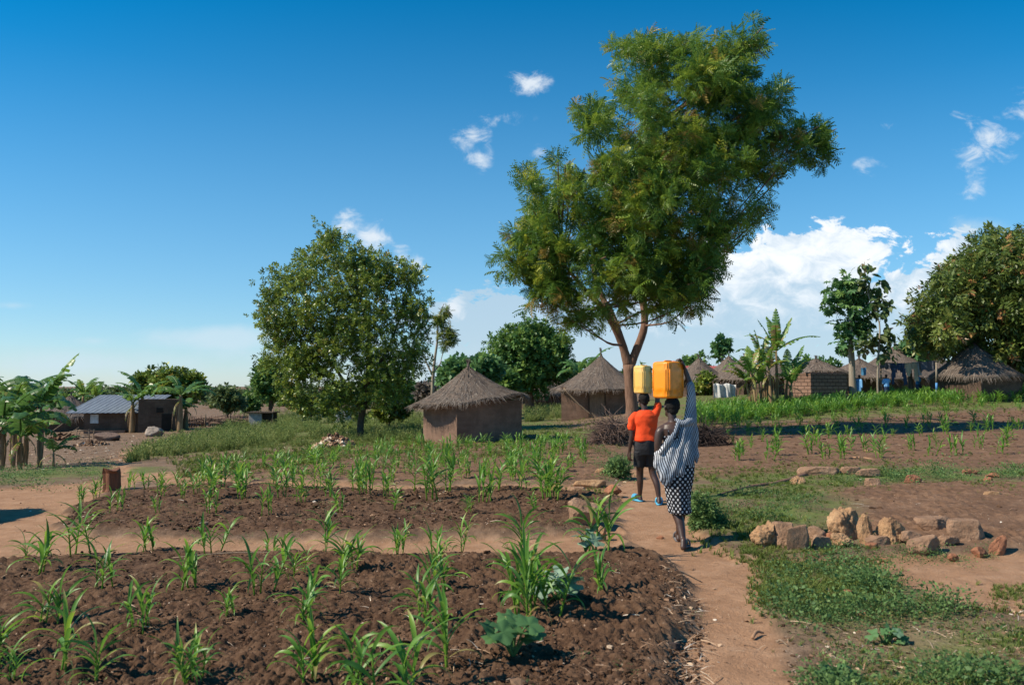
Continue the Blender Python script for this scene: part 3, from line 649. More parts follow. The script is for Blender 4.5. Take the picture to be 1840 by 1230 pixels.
def tree(name, label, base, limbs, blobs, n, Ts, size, leaf, bark_, branches=10, group=None, cat='tree', br=.05, **kw):
    root = empty(name, base, label=label, cat=cat, group=group); b = np.array(base)
    mt = MB()
    for pts, rad in limbs: limb(mt, [np.array(p)-b for p in pts], rad, 10, jit=.1)
    ends = [np.array(q) for pts, rad in limbs for q in pts[1:]]
    bl = [(np.array(c), r) for c, r in blobs]; rng2 = np.random.default_rng(5)
    for c, r in [bl[i] for i in rng2.permutation(len(bl))[:branches]]:
        e = min(ends, key=lambda q: np.linalg.norm(q-c)+(1.5 if q[2] > c[2]-.2 else 0)); m_ = (e+c)/2+np.array((0, 0, -.02*np.linalg.norm(c-e)))+.1*rng2.normal(size=3)
        limb(mt, [e-b, m_-b, c-b, c-b+(c-m_)*.12], [br, br*.65, br*.4, br*.15], 5, k=3)
    mt.build('trunk', bark_, root)
    mc = MB(); crown(mc, [(c-b, r) for c, r in bl], n, Ts, size, **kw); mc.build('crown', leaf, root, smooth_=False)
    return root
FR = [frond(9), frond(7, .1)]
# the big tree by the path
D0 = 25.5; bb = onp(1137, 781)
FR = [spray(8, s) for s in range(6)]
LB = [(1358,62,18),(1360,85,24),(1340,105,32),(1185,92,22),(1240,96,36),(1292,100,32),(1140,105,36),(1180,105,42),(1300,140,60),(1220,150,70),(1150,180,50),(1380,180,36),(1398,165,20),(1350,220,60),(1260,240,75),(1170,250,66),
 (1062,200,26),(1075,235,36),(1415,238,34),(1455,236,24),(1472,240,14),(1425,275,36),(1400,300,28),(1330,300,55),(1240,330,70),(1150,330,70),(1085,300,44),(1003,305,22),(958,322,20),(958,345,26),(1015,345,42),(962,385,38),(1080,385,66),(1180,400,78),(1275,385,52),(1335,380,30),(1372,384,16),
 (955,435,42),(918,468,20),(935,480,26),(1000,455,60),(1080,465,70),(1170,480,70),(1250,455,52),(1300,430,30),(975,510,36),(1030,525,45),(1100,525,48),(1180,520,50),(1240,510,40),(1265,485,26),(985,545,26),(1035,580,22),(1055,572,24),(1215,535,30),(1245,540,14)]
big_b = blobs_px(LB, D0, 3, 2.9, 1170, 320, (265, 300))
def PX(*a): return [P(x, y, d) for x, y, d in a]
yb = bb.y
limbsB = [([bb+Vector((0, 0, -.2)), *PX((1136, 740, yb), (1133, 700, yb), (1130, 655, yb))], [.36, .25, .22, .24]),
 (PX((1130, 660, yb), (1118, 620, yb-.1), (1103, 585, yb-.4), (1080, 550, yb-.9), (1050, 520, yb-1.2), (1010, 470, yb-1.5)), [.2, .15, .135, .11, .09, .05]),
 (PX((1128, 650, yb), (1112, 600, yb+.1), (1098, 562, yb+.3), (1078, 525, yb+.6), (1065, 470, yb+.9), (1070, 400, yb+1)), [.17, .15, .13, .11, .09, .05]),
 (PX((1132, 658, yb), (1145, 625, yb), (1158, 585, yb), (1156, 545, yb), (1150, 500, yb), (1160, 430, yb), (1185, 350, yb), (1240, 290, yb), (1260, 230, yb), (1295, 165, yb), (1325, 125, yb)), [.18, .16, .145, .14, .13, .11, .09, .07, .05, .03, .012]),
 (PX((1160, 562, yb), (1180, 552, yb-.2), (1210, 530, yb-.5), (1235, 500, yb-.8)), [.08, .06, .05, .03]),
 (PX((1185, 350, yb), (1235, 340, yb+.2), (1280, 325, yb+.3), (1340, 300, yb+.3), (1385, 275, yb+.2), (1420, 258, yb)), [.06, .05, .045, .035, .02, .01]),
 (PX((1165, 420, yb), (1150, 330, yb-.7), (1160, 240, yb-1), (1180, 150, yb-1)), [.07, .06, .05, .02]),
 (PX((1080, 550, yb-.9), (1020, 560, yb-1.2), (975, 520, yb-1.4)), [.05, .035, .02])]
tree('spreading_tree', 'tallest tree, feathery green crown and forked trunk, behind the branch pile by the path', bb, limbsB, [(c, r*.80) for c, r in big_b], 4300, FR, .47, M['leaf_big'], M['bark_big'], 60, br=.045, droop=.0, up=.25, jit=.55, shell=.2, vb=.52, vs=.28, clump=7)
# olive green tree left of the square hut
D1 = onp(648, 785).y
LO = [(597,425,16),(586,448,24),(560,460,22),(652,462,18),(640,478,30),(672,478,22),(612,470,34),(570,500,44),(728,488,20),(742,510,26),(700,510,42),(640,530,56),(580,540,48),(508,508,26),(530,505,28),(488,530,26),(484,560,22),(510,560,44),(488,600,24),(530,610,50),(590,610,66),(670,600,66),(735,570,36),(756,580,20),(735,625,34),(488,638,22),(510,660,30),(550,670,46),(620,680,56),(690,670,46),(735,660,24),(528,705,26),(545,722,18),(595,718,28),(640,722,26),(690,712,26),(715,700,22),(480,655,14),(500,692,16)]
ob = blobs_px(LO, D1, 3, 2.5, 620, 580, (150, 165)); b1 = onp(647, 786)
tree('leafy_tree', 'round olive green tree with a dark trunk, left of the nearest square hut', b1, [([b1+Vector((0, 0, -.15)), *PX((648, 760, D1), (652, 735, D1), (658, 700, D1), (664, 640, D1), (655, 560, D1), (625, 480, D1))], [.19, .165, .155, .15, .12, .08, .03]),
   (PX((652, 740, D1), (640, 722, D1), (628, 700, D1-.3), (590, 640, D1-.5), (560, 580, D1-.4)), [.11, .09, .08, .06, .03]), (PX((660, 690, D1), (690, 640, D1), (720, 570, D1)), [.08, .06, .03])],
   ob, 9000, [twig(9, s, .46, .17) for s in range(4)], .31, M['leaf_olive'], M['bark_dark'], 50, br=.03, droop=-.05, jit=.6, shell=.55, vb=.5, vs=.22)
# round tree between the two huts
D2 = 66; b2 = ond(951, D2)
LM = [(947,597,16),(925,603,18),(965,592,18),(988,603,16),(1005,625,18),(902,625,18),(895,640,16),(940,620,30),(975,625,32),(915,650,30),(950,650,36),(990,650,28),(1012,650,16),(905,672,20),(930,685,24),(965,680,28),(995,678,22),(1015,672,12)]
tree('round_tree', 'round mid-green tree standing between the two nearest thatched huts', b2, [([b2, P(952, 700, D2), P(955, 670, D2), P(950, 620, D2)], [.38, .32, .3, .12])],
   blobs_px(LM, D2, 2, 2.2, 955, 640, (70, 60)), 4200, [twig(8, s, .55, .2) for s in range(4)], .46, M['leaf_mid'], M['bark_big'], 16, br=.08, droop=0, shell=.6, vb=.5, vs=.25)
# mango tree at the right edge
D3 = 46; b3 = ond(1806, D3)
LG = [(1800,452,26),(1760,462,28),(1835,448,30),(1722,490,28),(1745,500,36),(1800,500,56),(1860,500,60),(1690,530,26),(1715,540,40),(1670,560,22),(1690,580,42),(1760,570,60),(1830,570,60),(1890,580,60),(1655,582,18),(1665,598,20),(1700,608,24),(1745,608,26),(1648,606,12),(1820,625,28),(1870,635,40),(1920,500,60),(1950,600,60),(1670,618,12),(1790,630,14)]
tree('mango_tree', 'huge dense dark mango tree at the right edge of the photo, over a thatched hut', b3, [([b3+Vector((0, 0, -.2)), P(1806, 690, D3), P(1806, 650, D3), P(1800, 600, D3), P(1790, 540, D3)], [.7, .58, .52, .46, .2]),
   ([b3+Vector((.35, 0, -.1)), P(1826, 680, D3), P(1840, 640, D3), P(1880, 590, D3)], [.45, .38, .3, .2]), (PX((1800, 660, D3), (1770, 630, D3), (1730, 590, D3)), [.2, .15, .08])],
   blobs_px(LG, D3, 3, 4.4, 1790, 570, (190, 150)), 13000, [twig(9, s, .62, .12, .35) for s in range(4)], .46, M['leaf_mango'], M['bark_dark'], 25, br=.05, droop=.35, shell=.6, vb=.48, vs=.24)
# papaya and its brown-leaved neighbour
D4 = 44; b4 = ond(1533, D4)
LP = [(1500,508,12),(1520,505,12),(1540,510,14),(1497,530,14),(1515,530,20),(1540,540,24),(1500,550,14),(1560,550,12),(1530,570,26),(1510,580,16),(1550,580,14),(1530,600,20),(1515,615,12),(1545,605,14),(1512,625,8),(1525,528,20),(1552,528,16)]
tree('papaya_tree', 'tall papaya tree with a bare pale trunk and lobed leaves, near the mud brick wall', b4, [([b4+Vector((0, 0, -.1)), P(1532, 690, D4), P(1530, 640, D4), P(1528, 600, D4), P(1527, 540, D4)], [.24, .19, .165, .13, .08])],
   blobs_px(LP, D4, 2, .6), 430, [palm_t()], .52, M['leaf_papaya'], M['bark_grey'], 10, br=.02, droop=.35, jit=.5, shell=.3, vb=.5, vs=.25)
D5 = 43; b5 = ond(1578, D5)
LT = [(1552,478,10),(1558,492,11),(1550,505,10),(1560,515,10),(1580,512,10),(1592,518,10),(1585,535,13),(1595,545,9),(1578,550,12),(1585,562,12),(1570,562,8),(1590,595,10),(1603,600,9),(1575,605,11),(1565,620,12),(1590,612,12),(1600,622,8),(1553,635,10),(1580,638,10),(1600,638,9),(1545,625,10)]
tree('teak_sapling', 'slender tree with drooping brownish oval leaves, just right of the tall papaya', b5, [([b5, P(1577, 690, D5), P(1578, 640, D5), P(1580, 580, D5), P(1560, 530, D5), P(1553, 470, D5)], [.07, .055, .05, .04, .03, .015])],
   blobs_px(LT, D5, 1, .3), 330, [ovleaf()], .42, M['leaf_teak'], M['bark_grey'], 16, br=.012, droop=.55, jit=.5, shell=.3, vb=.36, vs=.28)
D6 = 72; b6 = ond(1298, D6)
tree('papaya_tree', 'small distant papaya tree above the red metal roof', b6, [([b6, P(1298, 660, D6), P(1297, 625, D6)], [.12, .1, .07])],
   blobs_px([(1290,622,9),(1300,618,8),(1305,626,8),(1297,630,9),(1295,638,5)], D6, 1, .3), 90, [palm_t()], .8, M['leaf_papaya'], M['bark_grey'], 3, br=.03, droop=.2, shell=.3)
D7 = 48; b7 = ond(776, D7)
tree('slender_tree', 'thin bare-stemmed tree with sparse feathery foliage, right of the olive green tree', b7, [([b7, P(778, 680, D7), P(782, 640, D7), P(786, 610, D7), P(788, 570, D7), P(798, 545, D7)], [.12, .1, .075, .06, .04, .015]), (PX((778, 675, D7), (768, 655, D7), (762, 640, D7)), [.07, .05, .03]), (PX((779, 668, D7), (790, 655, D7), (793, 645, D7)), [.05, .04, .02])],
   blobs_px([(802,555,9),(798,565,9),(794,580,11),(805,592,11),(812,608,9),(800,618,9),(806,600,10),(786,572,8),(790,600,6)], D7, 1, .4), 620, [frond(5, .16)], .32, M['leaf_olive'], M['bark_grey'], 8, br=.02, droop=.45, shell=.2, vb=.6, vs=.3)
# background trees and bushes: (centre px, top y, half width px, base y hint, depth, label)
TW2 = [twig(8, s, .6, .22) for s in (11, 12, 13)]
def bush_tree(name, label, px, top, hw, D, tr=.12, leaf='leaf_far', n=1300, bot=None, seed=0, ls=.9, cat='tree', group=None):
    r_ = np.random.default_rng(seed+int(px)); b = ond(px, D); gy = 693+(CAMZ-b.z)*F/D; bot = bot or gy-6
    cy = (top+bot)/2; hh = (bot-top)/2; L = []
    for k in range(16):
        a = r_.random()*6.283; q = math.sqrt(r_.random())*.78
        L.append((px+math.cos(a)*q*hw, cy+math.sin(a)*q*hh, min(hw, hh)*(.2+.18*r_.random())))
    L.append((px, cy, min(hw, hh)*.55))
    tree(name, label, b, [([b, P(px, (gy+cy)/2+2, D), P(px+hw*.1, cy, D)], [tr*1.2, tr, tr*.5])], blobs_px(L, D, 2, hw*D/F*.7), n, TW2, ls*.62, M[leaf], M['bark_dark'], 6, br=tr*.4, shell=.4, clump=4, group=group, cat=cat, droop=0, vb=.45, vs=.28)
bush_tree('broad_tree', 'broad leafy tree rising behind the dark mud house at the left', 312, 655, 48, 66, .2, 'leaf_olive', 1500, 735)
bush_tree('broad_tree', 'leafy tree behind the tin roof, between two young banana plants', 268, 672, 26, 68, .15, 'leaf_olive', 700, 720)
bush_tree('round_bush_tree', 'small round pale green tree beyond the stick fence', 412, 697, 38, 84, .2, 'leaf_far', 900, 732)
bush_tree('dark_tree', 'dark tree standing behind the grey tarpaulin shed', 487, 652, 36, 74, .2, 'leaf_mid', 1100, 722)
bush_tree('low_tree', 'low dark tree between the pale round tree and the shed', 450, 705, 16, 90, .12, 'leaf_mid', 350)
bush_tree('shade_tree', 'bushy tree seen between the olive tree trunk and the square hut', 712, 688, 34, 58, .15, 'leaf_mid', 1200, 735)
bush_tree('leafy_bush', 'bush with bright leaves behind the peak of the square hut', 822, 650, 32, 52, .1, 'leaf_papaya', 700, 705)
bush_tree('papaya_tree', 'dark leafy tree just right of the square hut peak', 872, 642, 24, 54, .1, 'leaf_papaya', 650, 690)
bush_tree('leafy_bush', 'leafy bush filling the gap behind the square hut roof', 905, 672, 26, 60, .1, 'leaf_mid', 500, 700)
bush_tree('distant_tree', 'distant dark green tree behind the larger jerrycan', 1238, 638, 30, 112, .2, 'leaf_mid', 800, 692, ls=1.2)
bush_tree('distant_tree', 'distant dark tree at the foot of the small papaya', 1322, 652, 20, 110, .2, 'leaf_mid', 450, 690, ls=1.2)
bush_tree('broad_tree', 'green tree behind the thatch above the mud brick wall', 1476, 636, 34, 78, .2, 'leaf_mid', 1000, 690)
bush_tree('broad_tree', 'light green tree between the brown-leaved tree and the mango tree', 1640, 608, 26, 62, .15, 'leaf_papaya', 900, 665)
bush_tree('leafy_bush', 'green bush behind the banana clump and the mud brick wall', 1405, 655, 26, 84, .1, 'leaf_mid', 500, 690)
bush_tree('leafy_bush', 'pale bush beside the white tarpaulin screen', 1268, 672, 18, 60, .05, 'leaf_olive', 300, 702, ls=.6)
bush_tree('shrub', 'low dark shrub right of the olive tree trunk', 700, 722, 42, 44, .05, 'leaf_olive', 900, 752, ls=.4, cat='shrub')
bush_tree('shrub', 'low shrub growing left of the olive tree beside the shed', 560, 705, 40, 60, .05, 'leaf_olive', 800, 740, ls=.6, cat='shrub')
bush_tree('shrub', 'green shrub behind the pale screen near the olive tree trunk', 600, 690, 34, 66, .05, 'leaf_mid', 600, 728, ls=.7, cat='shrub')
bush_tree('dry_bush', 'bare greyish bush left of the square hut roof', 765, 690, 22, 50, .04, 'straw', 260, 722, ls=.5, cat='bush')
def far_wood():
    mb = MB(); bl = []
    for k in range(170):
        px = -260+2400*k/170+rng.random()*20; D = 135+90*rng.random(); x, y = gp(px, D); z = HF(x, y); r = .7+1.5*rng.random()
        for q in range(3): bl.append(((x+rng.normal()*2, y+rng.normal()*2, z+r*.5+rng.random()*1.4), r*(.6+.4*rng.random())))
    crown(mb, bl, 15000, TW2, 1.1, droop=0, shell=.5, vb=.4, vs=.28)
    o = mb.build('distant_wood', M['leaf_far'], smooth_=False); tag(o, 'low line of distant bushes and trees along the horizon', 'trees', kind='stuff')
far_wood()

# ------------------------------------------------------------------ banana plants
def banana_leaf(mb, base, az, el0, L, w, droop, torn=.5, v=.5, fold=.25):
    n = 16; d = np.array((math.cos(az), math.sin(az), 0)); side = np.array((-d[1], d[0], 0)); p = np.array(base, float); e = el0; mid = [p.copy()]; dirs = []
    for i in range(n):
        t = np.cos(e)*d+np.array((0, 0, math.sin(e))); dirs.append(t); p = p+t*L/n; mid.append(p.copy()); e -= droop/n*(.5+1.3*i/n)
    dirs.append(dirs[-1]); mid = np.array(mid)
    addtube(mb, mid, np.linspace(.028*L/1.6, .006, n+1), 5, v=min(v+.2, .84))
    for s in (-1, 1):
        for i in range(2, n):
            t0, t1 = i/n, (i+1)/n; w0 = w*math.sin(math.pi*min(1, .12+t0*.88))**.55; w1 = w*math.sin(math.pi*min(1, .12+t1*.88))**.55
            g = .35*L/n if random.random() < torn else 0; sag = (.15+.9*random.random()*torn)
            a, b = mid[i], mid[i+1]; nn = np.cross(dirs[i], side); nn = nn if nn[2] > 0 else -nn
            o = side*s*math.cos(sag)*1.0+nn*(fold-math.sin(sag)); o = unit(o)
            q0 = a+o*w0+dirs[i]*(L/n*.4); q1 = b+o*w1-dirs[i]*g*.7+dirs[i]*(L/n*.4)
            m0 = a+unit(side*s+nn*fold)*w0*.5; m1 = b+unit(side*s+nn*fold)*w1*.5-dirs[i]*g*.3
            vv = min(1, max(0, v+.08*random.gauss(0, 1)))
            mb.add([a, b, m1, m0, q1, q0], [(0, 1, 2, 3), (3, 2, 4, 5)], v=vv)
def banana(label, base, h, leaves, lean=(0, 0), stem_r=.11, group=None, L=1.5, seed=0, dead=2, aim=None, w=.26, torn=.7, vadd=0):
    random.seed(seed); root = empty('banana_plant', base, label=label, cat='banana plant', group=group)
    top = np.array((lean[0], lean[1], h)); ms = MB(); limb(ms, [(0, 0, -.1), (lean[0]*.4, lean[1]*.4, h*.5), tuple(top)], [stem_r*1.25, stem_r, stem_r*.55], 9, jit=.12)
    for k in range(3): # loose dry sheaths
        a = random.random()*6.28; limb(ms, [(math.cos(a)*stem_r*.8, math.sin(a)*stem_r, h*.8), (math.cos(a)*stem_r*1.6, math.sin(a)*stem_r*1.6, h*.4), (math.cos(a)*stem_r*1.2, math.sin(a)*stem_r*1.2, .1)], [.022, .025, .012], 4)
    ms.build('stem', M['banana_stem'], root)
    for k in range(leaves+dead):
        mb = MB(); dd = k >= leaves
        if aim and k < len(aim): az, el, Lk, dr = aim[k]
        else: az = k*2.4+random.random()*.8; el = 1.25-.75*random.random(); Lk = L*(.75+.5*random.random()); dr = .8+1.0*random.random()
        if dd: el = -.2; dr = 1.4; Lk = L*.7
        banana_leaf(mb, top*(.98 if not dd else .85), az, el, Lk, w*(.28 if dd else 1)*(.85+.3*random.random()), dr, torn, v=(.97 if dd else min(.86, .25+vadd+.55*random.random())))
        mb.build('dead_leaf' if dd else 'leaf', M['leaf_banana'], root)
    return root
GL = 'banana plants at the left edge'
for i, (px, D, h, n, L, lab, aim) in enumerate([
  (75, 25.5, 2.0, 6, 1.35, 'banana plant of the left clump with its tallest leaf pointing up right', [(.35, 1.15, 2.0, .3), (2.6, 1.1, 1.3, 1.2), (-.2, .45, 1.4, 1.4)]),
  (28, 26.5, 2.2, 7, 1.5, 'banana plant of the left clump, second from the left edge', None),
  (8, 24.5, 1.5, 7, 1.5, 'banana plant with big shaded leaves cut by the left edge of the photo', None),
  (50, 28, 1.5, 6, 1.3, 'banana plant with brown hanging leaves in the middle of the left clump', None),
  (-40, 25, 2.0, 7, 1.6, 'banana plant just outside the left edge whose leaves reach into view', None),
  (100, 23.5, .5, 4, .6, 'smallest young banana plant right of the left clump', None),
  (40, 24, 1.0, 6, 1.1, 'short banana plant at the front of the left clump', None)]):
    banana(lab, ond(px, D), h, n, group=GL, L=L*1.3, seed=100+i, aim=aim, torn=.85, stem_r=.06 if h > .8 else .035, w=.3 if h > .8 else .14)
for i, (px, D, h, n, L, lab) in enumerate([
  (239, 56, 2.1, 6, 2.1, 'young banana plant in front of the tin roof, left one of a pair'), (256, 57, 2.6, 6, 2.2, 'young banana plant where the tin house meets the dark mud wall'),
  (325, 54, 2.5, 7, 2.3, 'bright banana plant in front of the dark mud house, alone'), (335, 58, 1.6, 4, 1.2, 'small banana stem beside the dark mud house corner')]):
    banana(lab, ond(px, D), h, n, group='banana plants by the left house', L=L, seed=120+i, stem_r=.17, w=.3)
GC = 'banana clump beside the mud brick wall'
DB = 39
for i, (px, dd, h, n, L, lean, lab, aim) in enumerate([
  (1396, 0, 2.9, 8, 1.9, (.0, 0), 'tallest banana plant of the clump beside the mud brick wall', [(1.2, 1.5, 2.1, .12), (.15, .6, 2.5, .75), (.3, 1.1, 1.9, .1), (2.8, 1.15, 1.8, .2), (2.9, .95, 1.8, 1.2), (1.9, 1.35, 1.9, .4), (-1.6, .9, 1.4, 1.8)]),
  (1375, .5, 2.3, 7, 1.6, (-.15, 0), 'yellow-leaved banana plant just left of the tallest in its clump', [(2.6, 1.45, 1.7, .2), (-2.0, 1.3, 1.4, 2.2), (2.2, 1.35, 1.7, .5), (.6, 1.4, 1.5, .4), (-2.6, .9, 1.3, 1.6)]),
  (1360, -.4, 1.9, 6, 1.4, (-.3, 0), 'leaning banana plant, leftmost of the clump by the mud brick wall', [(3.0, .8, 1.5, .2), (2.9, .9, 1.6, 1.9), (1.5, 1.35, 1.5, .5), (.4, 1.3, 1.4, .4), (-2.4, 1.2, 1.3, 1.2)]),
  (1410, .3, 1.4, 6, 1.7, (.15, 0), 'banana plant with broad upright leaves on the right of the clump', [(.5, 1.05, 2.1, .2), (.35, .8, 1.7, .5), (2.4, 1.3, 1.5, .4), (-.6, 1.0, 1.6, .6), (1.2, 1.4, 1.6, .2)]),
  (1386, -.5, 2.0, 4, 1.4, (-.1, 0), 'brown dry banana stem in the middle of the clump', [(-1.4, 1.4, 1.4, .8), (2.8, 1.3, 1.4, .5)]),
  (1418, .1, 1.2, 5, 1.3, (.12, 0), 'banana plant nearest the mud brick wall', [(.4, 1.0, 1.6, .6), (.9, 1.3, 1.4, .3), (-1.2, 1.2, 1.2, .8)]),
  (1350, .6, 1.5, 5, 1.2, (-.3, 0), 'thin banana plant behind the leftmost one of the clump', [(2.7, 1.0, 1.4, .4), (3.4, .7, 1.4, .9)]),
  (1368, -.2, 1.3, 5, 1.2, (-.1, 0), 'short leafy banana plant low in the middle of the clump', [(1.2, 1.4, 1.3, .3), (-1.5, 1.2, 1.3, .8), (2.9, 1.1, 1.2, .8)])]):
    banana(lab, ond(px, DB+dd), h, n, lean=lean, group=GC, L=L, seed=140+i, aim=aim, stem_r=.075, w=.23, torn=.65, vadd=.22)
for i, (px, D, h, L, lab) in enumerate([(150, 72, 2.6, 2.6, 'distant brownish banana plant just left of the tin roof'), (118, 70, 2.2, 2.5, 'distant banana plant behind the left thatched roof'), (1040, 58, 2.8, 2.2, 'banana plant behind the hut with the wooden door, left of its peak'), (1058, 60, 3.0, 2.2, 'banana plant touching the peak of the hut with the wooden door'), (172, 76, 2.4, 2.2, 'distant banana leaves above the tin roof')]):
    banana(lab, ond(px, D), h, 7, group='banana plants behind the houses', L=L, seed=170+i, stem_r=.16, w=.32)
# ------------------------------------------------------------------ huts and houses
def straw_t():
    return np.array([(-.5, 0, 0), (.5, 0, 0), (.35, .5, .01), (-.35, .5, .01), (.12, 1, -.02), (-.12, 1, -.02)])*np.array((.04, 1, 1)), [(0, 1, 2, 3), (3, 2, 4, 5)]
ST = [straw_t()]
def thatch(root, R, ze, za, n, seed=0, sq=0.0, exp=1.22, sl=.42, spike=.22, wav=.05, cx=0, cy=0, rz=0, dk=0, tx=0):
    r_ = np.random.default_rng(seed); nr, na = 14, 64; mb = MB(); a = np.linspace(0, 2*np.pi, na, endpoint=False)
    def rad(aa):
        c = np.maximum(abs(np.cos(aa-rz)), abs(np.sin(aa-rz))); return R*((1-sq)+sq*(.86/c))*(1+.02*np.sin(5*aa+seed)+.015*np.sin(11*aa))
    def zz(t, aa): return ze+(za-ze)*(1-t)**exp+wav*np.sin(3*aa+seed)*t+.03*np.sin(9*aa+2*seed)*t+tx*R*np.cos(aa)*t
    V = []
    for i in range(nr):
        t = (i+.02)/(nr-1); t = min(t, 1); rr = rad(a)*t; V.append(np.stack([cx+rr*np.cos(a), cy+rr*np.sin(a), zz(t, a)], 1)+.02*r_.normal(size=(na, 3)))
    under = V[-1]*1.0; under[:, 2] -= .12; under[:, :2] = (under[:, :2]-(cx, cy))*.96+(cx, cy); V.append(under)
    inner = np.stack([cx+.5*rad(a)*np.cos(a), cy+.5*rad(a)*np.sin(a), np.full(na, ze+.25*(za-ze))], 1); V.append(inner)
    q = []
    for i in range(nr+1):
        for j in range(na): q.append((i*na+j, (i+1)*na+j, (i+1)*na+(j+1) % na, i*na+(j+1) % na))
    mb.add(np.concatenate(V), q); th = mb.build('thatched_roof', M['thatch'], root)
    ms = MB(); k = n; aa = r_.random(k)*6.283; t = np.sqrt(r_.random(k))*.97; t[: k//6] = .93+.05*r_.random(k//6)
    rr = rad(aa)*t; z = zz(t, aa); e = .02; dz = (zz(np.minimum(t+e, 1), aa)-z)/(rad(aa)*e+1e-6)
    D = np.stack([np.cos(aa), np.sin(aa), np.maximum(dz, -1.6)-.06], 1)+.10*r_.normal(size=(k, 3)); N = np.stack([-np.cos(aa)*dz, -np.sin(aa)*dz, np.ones(k)], 1)*1.0+.25*r_.normal(size=(k, 3))
    edge = t > .9; D[edge, 2] -= .8*r_.random(edge.sum()); D += np.stack([-np.sin(aa), np.cos(aa), 0*aa], 1)*(.16*r_.normal(size=k))[:, None]
    S_ = sl*(.5+.8*r_.random(k)); Pp = np.stack([cx+rr*np.cos(aa), cy+rr*np.sin(aa), z+.012+.018*r_.random(k)], 1)
    patch = .25*(fbm(aa*2.3+seed, t*3, 3, 5)-.5)
    place(ms, ST[0], Pp, D, N, S_, np.clip(.5+patch+.22*r_.normal(size=k)-dk, 0, 1))
    if spike:
        for j in range(26):
            b = r_.normal(size=2)*.03; tp = r_.normal(size=2)*.06; addtube(ms, [(cx+b[0], cy+b[1], za-.06), (cx+tp[0]*.5, cy+tp[1]*.5, za+spike*.6), (cx+tp[0]*1.2, cy+tp[1]*1.2, za+spike*(.7+.5*r_.random()))], [.018, .014, .006], 4, v=.3*r_.random()+.2)
    ms.build('loose_straw', M['straw'], th, smooth_=False)
    return th
def walls(root, w, d, h, m_, rz=0, name='wall', z0=-.3, rough=.012, cx=0, cy=0):
    """a closed mud box with slightly uneven faces"""
    mb = MB(); n = 14
    def face(p0, p1):
        u = np.linspace(0, 1, n); z = np.linspace(z0, h, n); U, Z = np.meshgrid(u, z, indexing='ij')
        X = p0[0]+(p1[0]-p0[0])*U; Y = p0[1]+(p1[1]-p0[1])*U; nx, ny = (p1[1]-p0[1]), -(p1[0]-p0[0]); l = math.hypot(nx, ny)
        e = np.clip(np.minimum(U, 1-U)*8, 0, 1); k = rough*(fbm(X*2+9, Z*2+Y, 3, 4)-.5)*2*e; X = X+nx/l*k; Y = Y+ny/l*k
        q = [(i*n+j, (i+1)*n+j, (i+1)*n+j+1, i*n+j+1) for i in range(n-1) for j in range(n-1)]; mb.add(np.stack([X, Y, Z], -1).reshape(-1, 3), q)
    c = [(-w/2, -d/2), (w/2, -d/2), (w/2, d/2), (-w/2, d/2)]; c = [(cx+x*math.cos(rz)-y*math.sin(rz), cy+x*math.sin(rz)+y*math.cos(rz)) for x, y in c]
    for i in range(4): face(c[i], c[(i+1) % 4])
    mb.add([(x, y, h) for x, y in c], [(0, 1, 2, 3)])
    return mb.build(name, M[m_], root, smooth_=False)
def hut(label, px, D, w, d, h, rz, R, za, n=900, seed=0, ze=None, m_='mud', sq=.25, spike=.2, door=None, group=None, sl=.42, exp=1.22, rcx=0, rcy=0, dk=0, tx=0):
    b = ond(px, D); root = empty('thatched_hut', b, label=label, cat='hut', group=group)
    walls(root, w, d, h, m_, rz)
    thatch(root, R, ze if ze is not None else h-.12, za, n, seed, sq, exp, sl, spike, rz=rz, cx=rcx, cy=rcy, dk=dk, tx=tx)
    ca, sa = math.cos(rz), math.sin(rz)
    if door:
        x0, x1, hd = door; mb = MB(); xm = (x0+x1)/2; ww = x1-x0
        for k in range(4): box(mb, ((x0+ww*(k+.5)/4)*ca+(d/2+.02)*sa, (x0+ww*(k+.5)/4)*sa-(d/2+.02)*ca, hd/2), (ww/4-.012, .035+.004*k, hd), rz)
        mb.build('door', M['wood'], root, False)
        mb = MB()
        for xx in (x0-.05, x1+.05): box(mb, (xx*ca+(d/2+.03)*sa, xx*sa-(d/2+.03)*ca, hd/2), (.08, .09, hd+.06), rz)
        mb.build('door_frame', M['bark_dark'], root, False)
    return root
h1 = hut('nearest square mud hut with grey thatch, left wall sunlit, alone left of centre', 848, 32.6, 2.95, 2.95, 1.64, math.radians(32), 2.3, 3.02, 5200, 3, ze=1.66, sq=.15, tx=.10, sl=.36, exp=1.38, rcx=-.16, spike=.28)
h2 = hut('square mud hut with a wooden plank door, behind the trunk of the tallest tree', 1067, 49, 3.85, 3.4, 1.8, math.radians(-6), 3.05, 3.75, 4200, 5, ze=1.66, m_='mud', sq=.2, door=(-.25, .62, 1.62), sl=.42, exp=1.35, rcx=.45, spike=.42)
